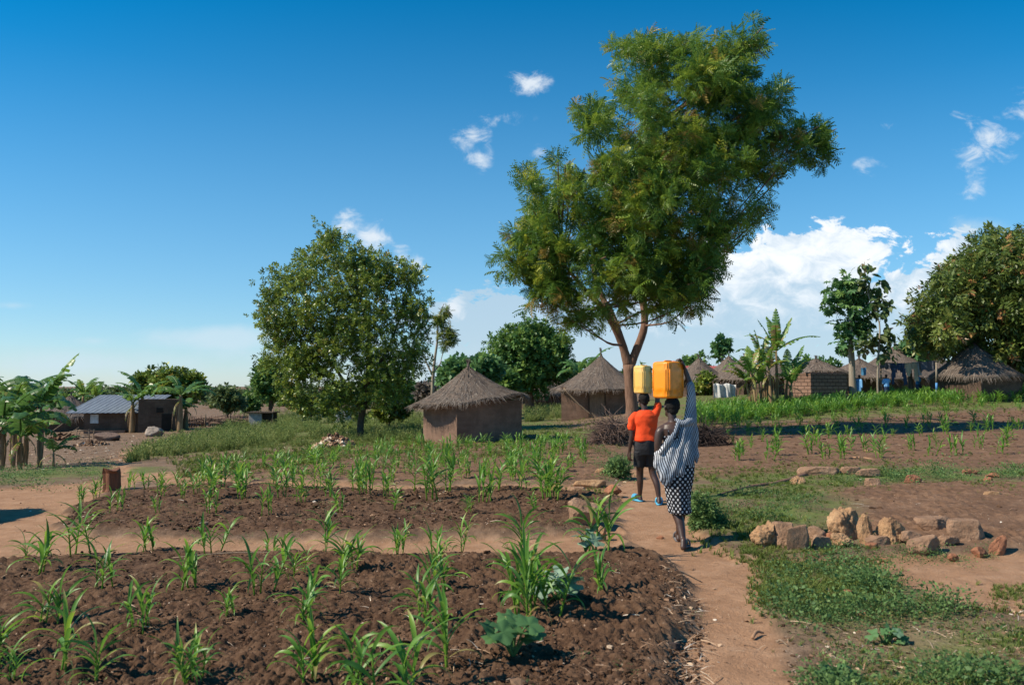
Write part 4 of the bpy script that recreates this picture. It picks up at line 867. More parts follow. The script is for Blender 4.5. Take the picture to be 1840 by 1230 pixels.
# a slanting pole against the second hut
mb = MB(); limb(mb, [(-1.98, -2.0, 1.75), (-1.2, -2.1, .9), (-.3, -2.2, .12)], [.05, .05, .045], 6); o = mb.build('leaning_pole', M['wood'], loc=h2.location); tag(o, 'pole leaning across the front wall of the hut with the wooden door', 'pole')
HG = 'distant thatched huts'
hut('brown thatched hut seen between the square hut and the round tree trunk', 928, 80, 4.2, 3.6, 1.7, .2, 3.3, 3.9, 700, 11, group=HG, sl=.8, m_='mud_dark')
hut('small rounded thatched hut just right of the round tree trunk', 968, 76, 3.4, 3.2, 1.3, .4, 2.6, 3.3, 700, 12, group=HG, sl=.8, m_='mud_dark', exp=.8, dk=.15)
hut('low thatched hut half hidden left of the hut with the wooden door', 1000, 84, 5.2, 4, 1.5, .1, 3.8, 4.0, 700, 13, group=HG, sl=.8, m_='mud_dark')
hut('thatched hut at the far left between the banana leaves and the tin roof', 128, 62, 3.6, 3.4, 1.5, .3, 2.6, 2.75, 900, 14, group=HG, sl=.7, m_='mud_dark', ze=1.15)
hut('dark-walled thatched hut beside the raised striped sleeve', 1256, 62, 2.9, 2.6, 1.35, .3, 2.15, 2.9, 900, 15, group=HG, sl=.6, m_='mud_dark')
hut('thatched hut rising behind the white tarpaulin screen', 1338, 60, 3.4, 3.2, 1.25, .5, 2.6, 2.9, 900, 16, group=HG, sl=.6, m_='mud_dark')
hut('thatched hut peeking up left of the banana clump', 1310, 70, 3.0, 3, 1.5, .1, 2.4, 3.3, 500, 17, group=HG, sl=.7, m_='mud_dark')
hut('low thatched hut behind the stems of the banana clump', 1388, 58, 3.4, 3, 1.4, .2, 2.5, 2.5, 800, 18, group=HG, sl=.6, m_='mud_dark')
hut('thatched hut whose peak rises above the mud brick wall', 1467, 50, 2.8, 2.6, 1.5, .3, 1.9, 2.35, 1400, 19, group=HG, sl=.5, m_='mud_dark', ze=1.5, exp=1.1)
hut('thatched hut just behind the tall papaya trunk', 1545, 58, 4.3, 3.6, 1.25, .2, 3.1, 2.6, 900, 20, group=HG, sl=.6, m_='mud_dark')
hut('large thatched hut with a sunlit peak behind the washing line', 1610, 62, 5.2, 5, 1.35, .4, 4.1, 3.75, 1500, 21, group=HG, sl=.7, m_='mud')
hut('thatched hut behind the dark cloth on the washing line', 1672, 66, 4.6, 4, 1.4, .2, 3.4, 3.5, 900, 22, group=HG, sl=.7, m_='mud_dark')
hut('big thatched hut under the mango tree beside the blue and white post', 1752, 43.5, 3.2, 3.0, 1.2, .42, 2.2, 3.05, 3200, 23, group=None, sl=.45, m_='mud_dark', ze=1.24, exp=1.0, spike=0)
hut('thatched hut outside the left edge of the photo whose shadow falls on the dirt road', -230, 12.4, 1.6, 1.6, 1.3, .2, 1.2, 1.7, 700, 24, sl=.4)
# red metal roof
b = ond(1275, 84); root = empty('red_roof_building', b, label='long low building with a red metal roof, far off behind the huts', cat='building')
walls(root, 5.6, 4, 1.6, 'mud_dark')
mb = MB(); V = [(-3.1, -2.4, 1.75), (3.1, -2.4, 1.75), (3.1, 0, 2.75), (-3.1, 0, 2.75), (3.1, 2.4, 1.75), (-3.1, 2.4, 1.75)]; V = V+[(x, y, z-.08) for x, y, z in V]
mb.add(V, [(0, 1, 2, 3), (3, 2, 4, 5), (6, 9, 8, 7), (9, 11, 10, 8), (0, 6, 7, 1), (4, 10, 11, 5), (0, 3, 9, 6), (3, 5, 11, 9), (1, 7, 8, 2), (2, 8, 10, 4)]); mb.build('roof', M['tin_red'], root, False)
# tarpaulin screens
def screen(label, px, D, w, h, m_, posts=4, seed=0, ragged=.15):
    r_ = np.random.default_rng(seed); b = ond(px, D); root = empty('tarpaulin_screen', b, label=label, cat='screen'); mb = MB(); nx, nz = 26, 9
    for sy in (0, 1):
        pass
    U, Z = np.meshgrid(np.linspace(0, 1, nx), np.linspace(0, 1, nz), indexing='ij')
    X = (U-.5)*w; top = h*(1-ragged*vn(U*7, U*0, seed)); Y = .10*np.sin(U*17)+.06*np.sin(U*39+Z*3)+(U > .75)*(U-.75)*w*.9; Zz = Z*top
    n = nx*nz; Vf = np.stack([X, Y, Zz], -1).reshape(-1, 3); Vb = Vf+np.array((0, .02, 0)); q = []
    for i in range(nx-1):
        for j in range(nz-1): a = i*nz+j; q += [(a, a+nz, a+nz+1, a+1), (a+n+1, a+n+nz+1, a+n+nz, a+n)]
    for i in range(nx-1): a = i*nz+nz-1; q.append((a, a+nz, a+nz+n, a+n))
    mb.add(np.concatenate([Vf, Vb]), q); mb.build('sheet', M[m_], root)
    for k in range(posts):
        x = (k/(posts-1)-.5)*w; mp_ = MB(); limb(mp_, [(x, .12, -.2), (x+.03, .13, h*.6), (x, .12, h*1.08)], [.035, .03, .025], 6); mp_.build('post', M['stick'], root)
screen('ragged white tarpaulin screen in front of the distant huts', 1303, 52, 1.5, .95, 'tarp_white', 4, 3)
screen('pale torn screen seen beside the trunk of the olive green tree', 617, 58, 1.1, 1.25, 'tarp_white', 4, 5, .3)
# shed
b = ond(476, 60); root = empty('tarpaulin_shed', b, label='small shed of grey tarpaulin with a dark open doorway', cat='shed')
mb = MB(); box(mb, (-.45, 0, .45), (.95, 1.5, .95)); mb.build('tarpaulin_wall', M['tarp_grey'], root, False)
mb = MB(); box(mb, (.38, .1, .45), (.7, 1.3, .93)); mb.build('opening_shade', M['dark'], root, False)  # solid block filling the opening; the shade inside is put into its colour
mb = MB(); box(mb, (-.08, -.05, .98), (2.0, 1.8, .08)); mb.build('roof', M['bark_dark'], root, False)
mb = MB(); limb(mb, [(.85, -.8, 0), (.86, -.8, 1.25)], [.05, .04], 6); mb.build('post', M['wood'], root)
# house with a tin roof and its dark mud wing
b = ond(212, 58); root = empty('tin_roofed_house', b, label='low mud house with a sloping blue-grey tin roof and one white shutter', cat='house')
root.rotation_euler = (0, 0, .19); walls(root, 3.6, 3.2, 1.45, 'mud_dark', .06)
mb = MB(); nx = 60; V = []
for i in range(nx):
    x = -2.5+5.0*i/(nx-1); c = .02*math.cos(i*math.pi*.5)
    V += [(x-.25, -2.1, 1.42+c), (x+.75, 1.9, 2.62+c), (x-.25, -2.1, 1.38+c), (x+.75, 1.9, 2.58+c)]
q = []
for i in range(nx-1): a = i*4; q += [(a, a+4, a+5, a+1), (a+3, a+7, a+6, a+2), (a, a+2, a+6, a+4), (a+1, a+5, a+7, a+3)]
q += [(0, 1, 3, 2), (4*nx-4, 4*nx-2, 4*nx-1, 4*nx-3)]
mb.add(V, q); mb.build('tin_roof', M['tin'], root, False)
mb = MB(); box(mb, (-1.02, -1.68, .98), (.52, .06, .62), .06); fr = mb.build('shutter', M['tarp_white'], root, False)
mb = MB(); limb(mb, [(-2.35, -2.0, 1.4), (-2.9, -2.15, .7), (-3.6, -2.3, .1)], [.04, .04, .035], 6); mb.build('roof_prop', M['wood'], root)
mb = MB(); box(mb, (-.2, -1.95, .06), (2.6, .6, .2), .06); mb.build('step', M['mud'], root, False)
b = ond(290, 57.5); root = empty('dark_mud_house', b, label='dark unroofed mud house joined to the tin roofed one, with a shadowed doorway', cat='house')
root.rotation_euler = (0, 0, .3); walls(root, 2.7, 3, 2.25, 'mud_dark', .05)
mb = MB(); box(mb, (.55, -1.53, .62), (.62, .05, 1.25), .05); mb.build('doorway', M['dark'], root, False)  # slab on the closed wall, doorway shade put into its dark colour
mb = MB(); box(mb, (.1, -1.54, 1.5), (.42, .05, .34), .05); mb.build('window', M['dark'], root, False)  # no hole cut: dark-coloured slab stands for the shade inside
mb = MB(); limb(mb, [(.95, -1.75, -.1), (1.0, -1.75, 1.4)], [.05, .045], 6); mb.build('post', M['bark_dark'], root)
# mud brick wall building
b = ond(1470, 43.5); root = empty('mud_brick_wall', b, label='unfinished roofless mud brick house, its left end face in the sun', cat='wall')
root.rotation_euler = (0, 0, .2); W_ = 2.45; walls(root, W_, 1.7, 1.42, 'brick', .16, rough=.02, z0=-.4)
mb = MB()
for k in range(7): box(mb, (-1.1+.36*k, -.76+.058*k+.03, 1.45+.006*(k % 3)), (.33, .17, .075+.02*(k % 2)), .16)
mb.build('top_course', M['mud'], root, False)
# stick fence
b = ond(395, 62); root = empty('stick_fence', b, label='low rough fence of stacked sticks beyond the tall weeds, left', cat='fence')
r_ = np.random.default_rng(4); mb = MB()
for k in range(120): x = -2.6+5.2*r_.random(); addtube(mb, [(x, .2*r_.normal(), -.1), (x+.12*r_.normal(), .2*r_.normal(), .45+.45*r_.random())], [.03, .018], 4)
for k in range(26): x = -2.6+5.2*r_.random(); z = .15+.6*r_.random(); addtube(mb, [(x-.9, -.2+.1*r_.normal(), z+.1*r_.normal()), (x+.9, -.2+.1*r_.normal(), z+.1*r_.normal())], [.035, .03], 5)
mb.build('sticks', M['stick'], root)
for x in (-1.0, .9, 2.4): mp_ = MB(); limb(mp_, [(x, -.3, -.2), (x+.04, -.3, .95)], [.06, .05], 6); mp_.build('post', M['wood'], root)
# frame of sticks left of the tin-roofed house
b = ond(150, 48); mb = MB()
for p, q in (((-1.2, 0, .1), (-.1, -.2, .75)), ((-.2, -.3, 0), (-.15, -.3, .6)), ((.55, -.2, 0), (.5, -.2, .65)), ((-.6, -.3, .5), (.6, -.2, .62)), ((-.8, -.1, .15), (.7, -.2, .2)), ((-.4, .4, 0), (-.35, .4, .6)), ((.5, .4, 0), (.5, .4, .6)), ((-.2, -.3, .3), (.55, -.2, .32)), ((-.6, .3, .55), (.6, .3, .55))): limb(mb, [p, q], [.03, .028], 6)
o = mb.build('stick_rack', M['wood'], loc=b); tag(o, 'pale drying rack of thin sticks in front of the tin-roofed house', 'rack')
# bundles, heaps
def heap(name, label, px, py, w, h, m_, n, sz, cat, flat=.7, seed=0):
    x, y = G(px, py); b = on(x, y); s = y/F; mb = MB(); Ts = [blob_t(seed+k) for k in range(4)]
    r_ = np.random.default_rng(seed); a = r_.random(n)*6.283; q = np.sqrt(r_.random(n)); X = np.cos(a)*q*w*s/2; Y = np.sin(a)*q*w*s*.3; Z = (1-q**1.6)*h*s*(.6+.5*r_.random(n))+HF(b.x+X, b.y+Y)-b.z
    for k, T in enumerate(Ts):
        s_ = slice(k, None, 4); m2 = len(X[s_]); T2 = (T[0]*np.array((1, 1, flat)), T[1])
        place(mb, T2, np.stack([X[s_], Y[s_], Z[s_]], 1), r_.normal(size=(m2, 3))+(0, .6, 0), np.tile((0, 0, 1.), (m2, 1))+.6*r_.normal(size=(m2, 3)), sz*(.5+.9*r_.random(m2)), r_.random(m2))
    k = 26; aa = np.linspace(0, 2*np.pi, k, endpoint=False); V = [(0, 0, h*s*.8)]+[(math.cos(t)*w*s*.34, math.sin(t)*w*s*.2, h*s*.42) for t in aa]+[(math.cos(t)*w*s*.52, math.sin(t)*w*s*.32, -.12) for t in aa]
    mb.add(V, [(1+j, k+1+j, k+1+(j+1) % k, 1+(j+1) % k) for j in range(k)], [(0, 1+j, 1+(j+1) % k) for j in range(k)], .25)
    o = mb.build(name, M[m_], loc=b, smooth_=False); tag(o, label, cat); return o
heap('rubble_heap', 'heap of orange-brown broken stones and clods at the foot of the olive green tree', 600, 806, 76, 22, 'chip', 260, .11, 'heap', .6, 31)
heap('earth_heap', 'small heap of dark earth at the foot of the tall papaya trunk', 1515, 716, 34, 10, 'clod', 120, .14, 'heap', .8, 32)
heap('earth_heap', 'pale heap of earth lying in the field left of the banana clump', 1318, 728, 44, 8, 'chip', 60, .09, 'heap', .6, 33)
heap('rubble_heap', 'scattered heap of small stones below the dark bundle at the left', 165, 800, 62, 8, 'chip', 200, .09, 'heap', .5, 34)
heap('rubble_heap', 'long heap of stones beside the pale sack in front of the left house', 300, 772, 60, 9, 'chip', 180, .12, 'heap', .5, 35)
heap('rubble_heap', 'dark rubble in front of the stick rack at the left', 112, 790, 56, 10, 'clod', 160, .13, 'heap', .5, 36)

from mathutils import noise as mnoise
def rock(label, px, py, w0, h0, m_='rock_brown', dep=.7, seed=0, flat=0, rz=0, tilt=0, group=None, cat='rock', name='rock', buried=.34):
    w, h = w0*1.1, h0*1.14; x, y = G(px, py); s = y/F; bm_ = __import__('bmesh').new(); __import__('bmesh').ops.create_icosphere(bm_, subdivisions=5, radius=1.0)
    me = bpy.data.meshes.new(name); bm_.to_mesh(me); bm_.free(); n = len(me.vertices); co = np.empty(n*3, np.float32); me.vertices.foreach_get('co', co); V = co.reshape(-1, 3).astype(float)
    r_ = np.random.default_rng(seed+1000)
    for k in range(9 if not flat else 6):       # broken facets
        d = unit(r_.normal(size=3)); c = .5+.3*r_.random(); t = V @ d; V -= np.outer(np.maximum(t-c, 0)*.92, d)
    if flat: V[:, 2] = np.sign(V[:, 2])*np.minimum(abs(V[:, 2]), .55); V[:, 2] /= .55
    o3 = r_.random(3)*50; N3 = np.array([mnoise.fractal(Vector(v*1.7+o3), .8, 2.1, 4)+.35*mnoise.fractal(Vector(v*6+o3), .8, 2.1, 3) for v in V]); amp = .05 if flat else (.15 if m_ == 'rock_ochre' else .08)
    V += unit(V)*(N3*amp)[:, None]
    if m_ == 'rock_ochre' and not flat:
        pit = np.array([mnoise.noise(Vector(v*5.5+o3*1.3)) for v in V]); V -= unit(V)*(np.clip(pit-.12, 0, 1)*.22)[:, None]
    V /= np.abs(V).max(0); W2 = w*s/2; H2 = h*s; V = V*np.array((W2, W2*dep, H2*(1+buried)/2))
    ct, st = math.cos(tilt), math.sin(tilt); V = V @ np.array([[ct, 0, -st], [0, 1, 0], [st, 0, ct]]); V[:, 2] += H2*(1-buried)/2
    me.vertices.foreach_set('co', V.astype(np.float32).ravel()); me.polygons.foreach_set('use_smooth', np.full(len(me.polygons), True)); me.update(); me.materials.append(M[m_])
    o = bpy.data.objects.new(name, me); COL.objects.link(o); o.location = (x, y+W2*dep*.8, HF(x, y+W2*dep*.8)); o.rotation_euler = (0, 0, rz); tag(o, label, cat, group); return o
GR = 'stones lining the path'
R_ = [('pitted ochre boulder at the left end of the stone row',1382,986,52,44,'rock_ochre',.8,0,0,0),('smooth orange-brown stone beside the leftmost boulder',1414,986,50,38,'rock_brown',.7,1,0,.1),
 ('upright grey-brown slab leaning in front of the left boulders',1437,992,42,38,'rock_brown',.35,1,.15,-.15),('low brown stone right of the upright slab',1470,975,40,24,'rock_brown',.8,0,0,0),
 ('brown flat stone below the largest boulder',1480,988,34,20,'rock_brown',.6,1,.1,.2),('small rusty stone left of the largest boulder',1493,976,18,16,'rock_red',.8,0,0,0),
 ('largest pale ochre boulder of the stone row',1524,972,64,50,'rock_ochre',.8,0,0,0),('knobbly ochre stone just right of the largest boulder',1560,978,30,46,'rock_ochre',.8,0,.3,.1),
 ('low ochre stone under the largest boulder',1515,984,46,20,'rock_ochre',.7,0,0,0),('brown flat stone between the two ochre boulders',1582,982,40,14,'rock_brown',.7,1,.1,0),
 ('rough ochre boulder with a chipped top, right of the largest one',1608,980,50,40,'rock_ochre',.8,0,0,0),('brown wedge of stone right of the rough ochre boulder',1645,982,46,20,'rock_brown',.7,0,.2,.2),
 ('long flat grey slab lying at the back of the stone row',1692,962,78,20,'rock_brown',.5,1,.05,0),('tilted brown stone in front of the long grey slab',1667,994,56,22,'rock_brown',.6,1,.1,-.25),
 ('broad flat-topped slab, largest at the right end of the stone row',1754,979,76,30,'rock_brown',.7,1,.05,0),('orange split stone standing at the right end of the row',1799,992,32,34,'rock_red',.5,0,.2,.4),
 ('brown stone between the tilted stone and the broad slab',1708,984,40,18,'rock_brown',.7,0,0,0),('small orange stone under the broad flat-topped slab',1765,996,28,16,'rock_red',.7,0,0,0),
 ('small red stone in the grass below the tilted brown stone',1716,1003,18,12,'rock_red',.8,0,0,0),('tiny pale stone set on the long grey slab end',1692,944,14,9,'rock_ochre',.8,0,0,0),('flat reddish chips left of the rough ochre boulder',1568,986,24,8,'rock_red',.7,1,0,0),('small reddish stone on the path edge below the rough boulder',1592,1004,20,7,'rock_red',.8,0,0,0)]
for k, (lab, px, py, w, h, m_, dp, fl, rz, ti) in enumerate(R_): rock(lab, px, py, w, h, m_, dp, k, fl, rz, ti, GR)
R2 = [('pale ochre block under the brown ridge of earth, back row',1436,872,28,13,'rock_ochre',.7,0),('long low brown stone at the left of the back row',1475,858,70,13,'rock_brown',.4,1),('flat pale stone lying on the long brown one',1446,857,18,7,'rock_ochre',.6,1),
 ('orange-brown stone standing in the middle of the back row',1563,862,44,16,'rock_brown',.5,0),('thin brown slab leaning left in the back row',1532,856,36,12,'rock_brown',.4,1),('small fallen slab in front of the back row',1571,878,26,13,'rock_brown',.6,1),
 ('dark-shadowed red stone between two weed patches',1642,874,32,15,'rock_red',.6,0),('dark stone lying in the weeds of the back row, right',1748,856,34,9,'rock_red',.5,0),('reddish stone at the far right of the back row',1790,862,28,8,'rock_red',.5,0),('small stone in grass near the right of the back row',1778,868,16,7,'rock_red',.7,0)]
for k, (lab, px, py, w, h, m_, dp, fl) in enumerate(R2): rock(lab, px, py, w, h, m_, dp, 40+k, fl, 0, 0, 'stones of the back row')
R3 = [('flat orange slab lying in the bank left of the path',1062,874,56,12,'rock_ochre',.6,1),('pale sandy slab below the flat orange one',1040,884,46,10,'rock_brown',.6,1),('rough rust-coloured stone beside the path, near the child',1103,891,30,16,'rock_red',.8,0),
 ('pale stone behind the large maize plant by the path bend',1082,968,26,28,'rock_ochre',.7,0),('broad brown stone half buried left of the path bend',1048,952,60,38,'rock_brown',.7,0),('small rock by the path, right of the green bush',1298,942,16,9,'rock_ochre',.8,0),
 ('small stone on the slope above the path bend',1085,856,30,9,'rock_ochre',.6,1),('flat brown stone in the weeds of the lower right',1525,1075,18,10,'rock_red',.6,1),('pale flat chip lying in the lower right weeds',1553,1108,24,9,'rock_ochre',.6,1),('small brown stone lying alone on the path',1187,964,14,5,'rock_red',.7,0),
 ('flat pale stone on the brown soil at the right',1787,898,28,7,'rock_ochre',.5,1),('curled dark stone on the path edge near the squash plant',1213,1165,22,9,'stick_dark',.7,1)]
for k, (lab, px, py, w, h, m_, dp, fl) in enumerate(R3): rock(lab, px, py, w, h, m_, dp, 60+k, fl)
rock('dark grass bundle lying on the slope below the tin-roofed house', 186, 792, 44, 15, 'stick', .6, 90, 0, name='straw_bundle', cat='bundle')
rock('pale brown sack lying on the slope left of the tall weeds', 270, 784, 34, 16, 'sack', .7, 91, 0, .2, name='sack', cat='sack')
# brown ridge of earth leading to the back row (a half buried root)
mb = MB(); pts = [on(*G(px, py), .01) for px, py in ((1290, 893), (1340, 880), (1390, 872), (1425, 864), (1470, 850), (1480, 846))]; limb(mb, pts, [.015, .03, .045, .055, .05, .02], 8, jit=.3)
o = mb.build('exposed_root', M['bark_big']); tag(o, 'long brown root lying across the grass towards the back row of stones', 'root')
for lab, a, b_, r0 in (('pale dry stalk lying on the right field, upper one', (1552, 813), (1580, 815), .02), ('pale dry stalk lying on the right field, lower one', (1533, 826), (1572, 831), .02), ('thin dry stick on the dark soil left of the footpath', (310, 1023), (505, 1018), .006), ('curved dark twig on the path beside the trodden soil', (1195, 1046), (1262, 1042), .009), ('dry stick in front of the lower right weeds', (1396, 1150), (1415, 1158), .008), ('pale curl of dry bark on the path near its right edge', (1352, 1140), (1372, 1132), .012)):
    p, q = on(*G(*a), .015), on(*G(*b_), .015); mb = MB(); limb(mb, [p, (p+q)/2+Vector((0, .03, .015)), q], [r0, r0, r0*.5], 6); o = mb.build('dry_stick', M['chip'] if r0 > .01 else M['wood']); tag(o, lab, 'stick')
# stump
b = onp(200, 880); root = empty('tree_stump', b, label='short reddish split tree stump beside the dirt road at the left', cat='stump')
mb = MB(); n = 20; V = []
for z, r in ((-.1, .2), (.05, .165), (.2, .16), (.36, .17), (.44, .15)):
    for j in range(n):
        a = 2*math.pi*j/n; dent = .45 if (math.cos(a+math.pi/2) > .55 and .0 < z < .43) else 0; rr = r*(1+.06*math.sin(3*a+z*9)+.04*math.sin(7*a))*(1-dent); V.append((rr*math.cos(a), rr*math.sin(a), z+(.03*math.sin(2*a) if z > .4 else 0)))
mb.add(V+[(0, 0, .42)], [(i*n+j, i*n+(j+1) % n, (i+1)*n+(j+1) % n, (i+1)*n+j) for i in range(4) for j in range(n)], [(4*n+j, 4*n+(j+1) % n, 5*n) for j in range(n)])
mb.build('trunk', M['wood_red'], root, False)
# brush piles
def brush(label, px, py, w, h, m_, n, seed, dep=.6):
    x, y = G(px, py); s = y/F; b = on(x, y+.3); mb = MB(); r_ = np.random.default_rng(seed)
    for k in range(n):
        a = r_.random()*6.28; q = r_.random()**.7; X = math.cos(a)*q*w*s/2; Y = math.sin(a)*q*w*s/2*dep; top = h*s*(1-q**2.2); z = top*r_.random()**.5
        d = unit(np.array((r_.normal(), r_.normal()*.6, r_.normal()*.45-.2))); L = (.25+.45*r_.random()); p = np.array((X, Y, z+.02)); m2 = p+d*L*.5+r_.normal(size=3)*.06; e = p+d*L+r_.normal(size=3)*.1
        e[2] = max(e[2], 0.02); m2[2] = max(m2[2], .02); addtube(mb, smoothpath([p, m2, e], 3), np.linspace(.014, .004, 7), 4)
    o = mb.build('brush_pile', M[m_], loc=b, smooth_=False); tag(o, label, 'brush pile')
brush('heap of tangled brown cut branches at the foot of the tallest tree', 1104, 804, 66, 44, 'stick', 1200, 1)
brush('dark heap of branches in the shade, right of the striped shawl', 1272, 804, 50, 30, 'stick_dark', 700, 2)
# shrub beside the path
def shrub(label, px, py, L, n, size, leaf='weed', name='green_shrub', Ts=None, cat='shrub', group=None):
    x, y = G(px, py); b = on(x, y+.15); root = empty(name, b, label=label, cat=cat, group=group); mb = MB(); bl = [(np.array(P(a, c, y+dd))-np.array(b), r*y/F) for a, c, r in L for dd in (-.1, .12)]
    crown(mb, bl, n, Ts or WS, size, droop=-.3, shell=.35, vb=.55, vs=.2, flat=.8); mb.build('foliage', M[leaf], root, smooth_=False)
    ms = MB()
    for c, r in bl[::2]: limb(ms, [(0, 0, -.02), tuple(c*.6), tuple(c)], [.012, .008, .004], 5)
    ms.build('stems', M['stick'], root)
WS = [twig(9, s, .45, .2) for s in (31, 32, 33)]
shrub('dense bright green shrub at the path edge, right of the standing adult', 1272, 951, [(1264,908,13),(1260,925,15),(1283,935,15),(1268,943,17),(1288,948,14),(1253,943,12),(1298,953,9),(1252,895,8)], 800, .085, 'weed')
shrub('small pale green shrub left of the path, in front of the branch pile', 1112, 858, [(1105,835,10),(1118,840,12),(1100,848,10),(1120,850,10)], 330, .10, 'weed')
# laundry
lp = {}
for px, D, hh, rr, lab, m_ in ((1583, 44, 1.85, .055, 'thin wooden washing line post, left', 'wood'), (1636, 44.5, 1.55, .14, 'thick grey stump-like post under the middle of the washing line', 'bark_dark'), ):
    b = ond(px, D); mb = MB(); limb(mb, [(0, 0, -.1), (.03, 0, hh*.5), (0, 0, hh)], [rr, rr*.9, rr*.75], 9, jit=.15); o = mb.build('washing_line_post', M[m_], loc=b); tag(o, lab, 'post')
b = ond(1683, 43); root = empty('painted_post', b, label='slim post painted blue above and white below, beside the big thatched hut', cat='post')
mb = MB(); limb(mb, [(0, 0, -.1), (0, 0, .5)], [.055, .055], 10); mb.build('white_base', M['white'], root); mb = MB(); limb(mb, [(0, 0, .5), (0, 0, .9)], [.057, .057], 10); mb.build('blue_band', M['bluepaint'], root)
mb = MB(); limb(mb, [(0, 0, .9), (.02, 0, 2.0)], [.05, .04], 8); mb.build('pale_top', M['bark_grey'], root)
pA, pB = P(1583, 651, 44), P(1684, 650, 43)
mb = MB(); limb(mb, [pA, (pA+pB)/2-Vector((0, 0, .06)), pB], [.008, .008, .008], 4); o = mb.build('washing_line', M['dark']); tag(o, 'rope strung between the posts with the washing on it', 'rope')
def cloth(label, name, px, outline, m_, D=43.6, cat='clothes'):
    """outline: photo pixels of a hanging piece; hangs a couple of centimetres thick with folds"""
    top = min(p[1] for p in outline); c = P(px, top, D); s = D/F; a = np.array(outline, float); nx, nz = 22, 22; lo, hi = a.min(0), a.max(0); mb = MB()
    xs = np.linspace(lo[0], hi[0], nx); zs = np.linspace(lo[1], hi[1], nz); X, Z = np.meshgrid(xs, zs, indexing='ij'); ins = sdf(a, X, Z) > -.4
    Xw = (X-px)*s; Zw = -(Z-top)*s; Y = .05*np.sin(Xw*16+Zw*2)+.03*np.sin(Xw*37)*np.clip(-Zw*3, 0, 1); n = nx*nz; q = []
    for i in range(nx-1):
        for j in range(nz-1):
            if ins[i, j] and ins[i+1, j] and ins[i+1, j+1] and ins[i, j+1]: k = i*nz+j; q += [(k, k+1, k+nz+1, k+nz), (k+n, k+n+nz, k+n+nz+1, k+n+1)]
    mb.add(np.concatenate([np.stack([Xw, Y, Zw], -1).reshape(-1, 3), np.stack([Xw, Y+.035, Zw], -1).reshape(-1, 3)]), q); o = mb.build(name, M[m_], loc=c); tag(o, label, cat); return o
cloth('dark shirt with pale edges hanging at the left end of the washing line', 'hanging_shirt', 1588, [(1581,651),(1600,652),(1600,662),(1592,664),(1590,660),(1584,662)], 'cloth_grey')
cloth('dark blue jeans hung wide open on the washing line', 'hanging_jeans', 1612, [(1600,652),(1625,652),(1627,668),(1631,690),(1624,692),(1619,668),(1611,664),(1609,676),(1607,690),(1601,690),(1602,668)], 'cloth_navy')
cloth('beige trousers hanging right of the blue jeans', 'hanging_trousers', 1637, [(1625,651),(1648,650),(1649,668),(1650,684),(1644,684),(1642,663),(1637,664),(1634,677),(1630,674),(1627,662)], 'cloth_beige')
cloth('dark grey blanket hanging at the right end of the washing line', 'hanging_blanket', 1666, [(1651,649),(1682,648),(1681,664),(1668,668),(1660,664),(1654,672)], 'cloth_grey', 43.2)
cloth('pale blue-grey cloth hanging beside the beige trousers', 'hanging_cloth', 1652, [(1648,650),(1654,650),(1656,674),(1650,675)], 'tarp_grey', 43.4)
cloth('teal blue cloth hanging near the tall papaya trunk', 'hanging_cloth', 1552, [(1547,661),(1557,660),(1556,674),(1548,674)], 'cloth_teal', 43)

# ------------------------------------------------------------------ maize
def maize_parts(seed, stems=2, nl=8, Lr=(.38, .68), hs=.42, w=.036, droop=1.9):
    r_ = np.random.default_rng(seed); ms, ml = MB(), MB()
    for s in range(stems):
        bx, by = (.075*r_.normal(), .075*r_.normal()) if stems > 1 else (0, 0); h = hs*(.8+.35*r_.random()); lx, ly = .06*r_.normal(), .06*r_.normal(); a0 = r_.random()*6.28
        limb(ms, [(bx, by, -.03), (bx+lx*.5, by+ly*.5, h*.5), (bx+lx, by+ly, h)], [.014, .012, .006], 6, v=.75, k=3)
        for i in range(nl):
            t = (i+1)/nl; p = np.array((bx+lx*t, by+ly*t, h*(.15+.85*t))); az = a0+math.pi*i+.45*r_.normal(); e = .75+.45*t+.15*r_.normal(); L = (Lr[0]+(Lr[1]-Lr[0])*r_.random())*(1.0-.25*abs(t-.6)); dr = droop*(1.15-.6*t)*(.7+.6*r_.random())
            d = np.array((math.cos(az), math.sin(az), 0)); side = np.array((-d[1], d[0], 0)); n = 9; V = []; tw = .35*r_.normal()
            for k in range(n+1):
                u = k/n; ww = w*(.55+.6*u if u < .35 else .8*(1-((u-.35)/.65)**1.7)+.02)*(.85+.3*r_.random()*0); T = d*math.cos(e)+np.array((0, 0, math.sin(e))); nn = np.cross(side, T)*-1; sd = side*math.cos(tw*u*2)+nn*math.sin(tw*u*2)
                V += [p-sd*ww+nn*ww*.35, p.copy(), p+sd*ww+nn*ww*.35]; p = p+T*L/n; e -= dr/n*(.4+1.5*u)
            q = []
            for k in range(n): a = 3*k; q += [(a, a+1, a+4, a+3), (a+1, a+2, a+5, a+4)]
            vv = np.clip(.5+.22*r_.normal()+.5*(r_.random() < (.3 if t < .2 else .03))+np.repeat(np.linspace(0, 1, n+1)**3, 3)*.45*(r_.random() < .45), 0, 1); ml.add(V, q, v=vv)
    return ms, ml
BIGV = [tuple(q.mesh('maize', M['leaf_maize']) for q in maize_parts(200+k, 2+(k % 3 > 0)+(k % 4 == 3), 8)) for k in range(10)]
def joined(seed, **k):
    a, b = maize_parts(seed, **k); c = MB(); 
    for q in (a, b):
        V = np.concatenate(q.V); c.add(V, np.concatenate(q.F4), np.concatenate(q.F3) if q.F3 else None, np.concatenate(q.A))
    return c
SMV = [joined(300+k, stems=2+k % 3, nl=7, Lr=(.3, .52), hs=.46, w=.036, droop=1.5).mesh('young_maize', M['leaf_maize']) for k in range(9)]
HB = .72   # nominal height of a big variant
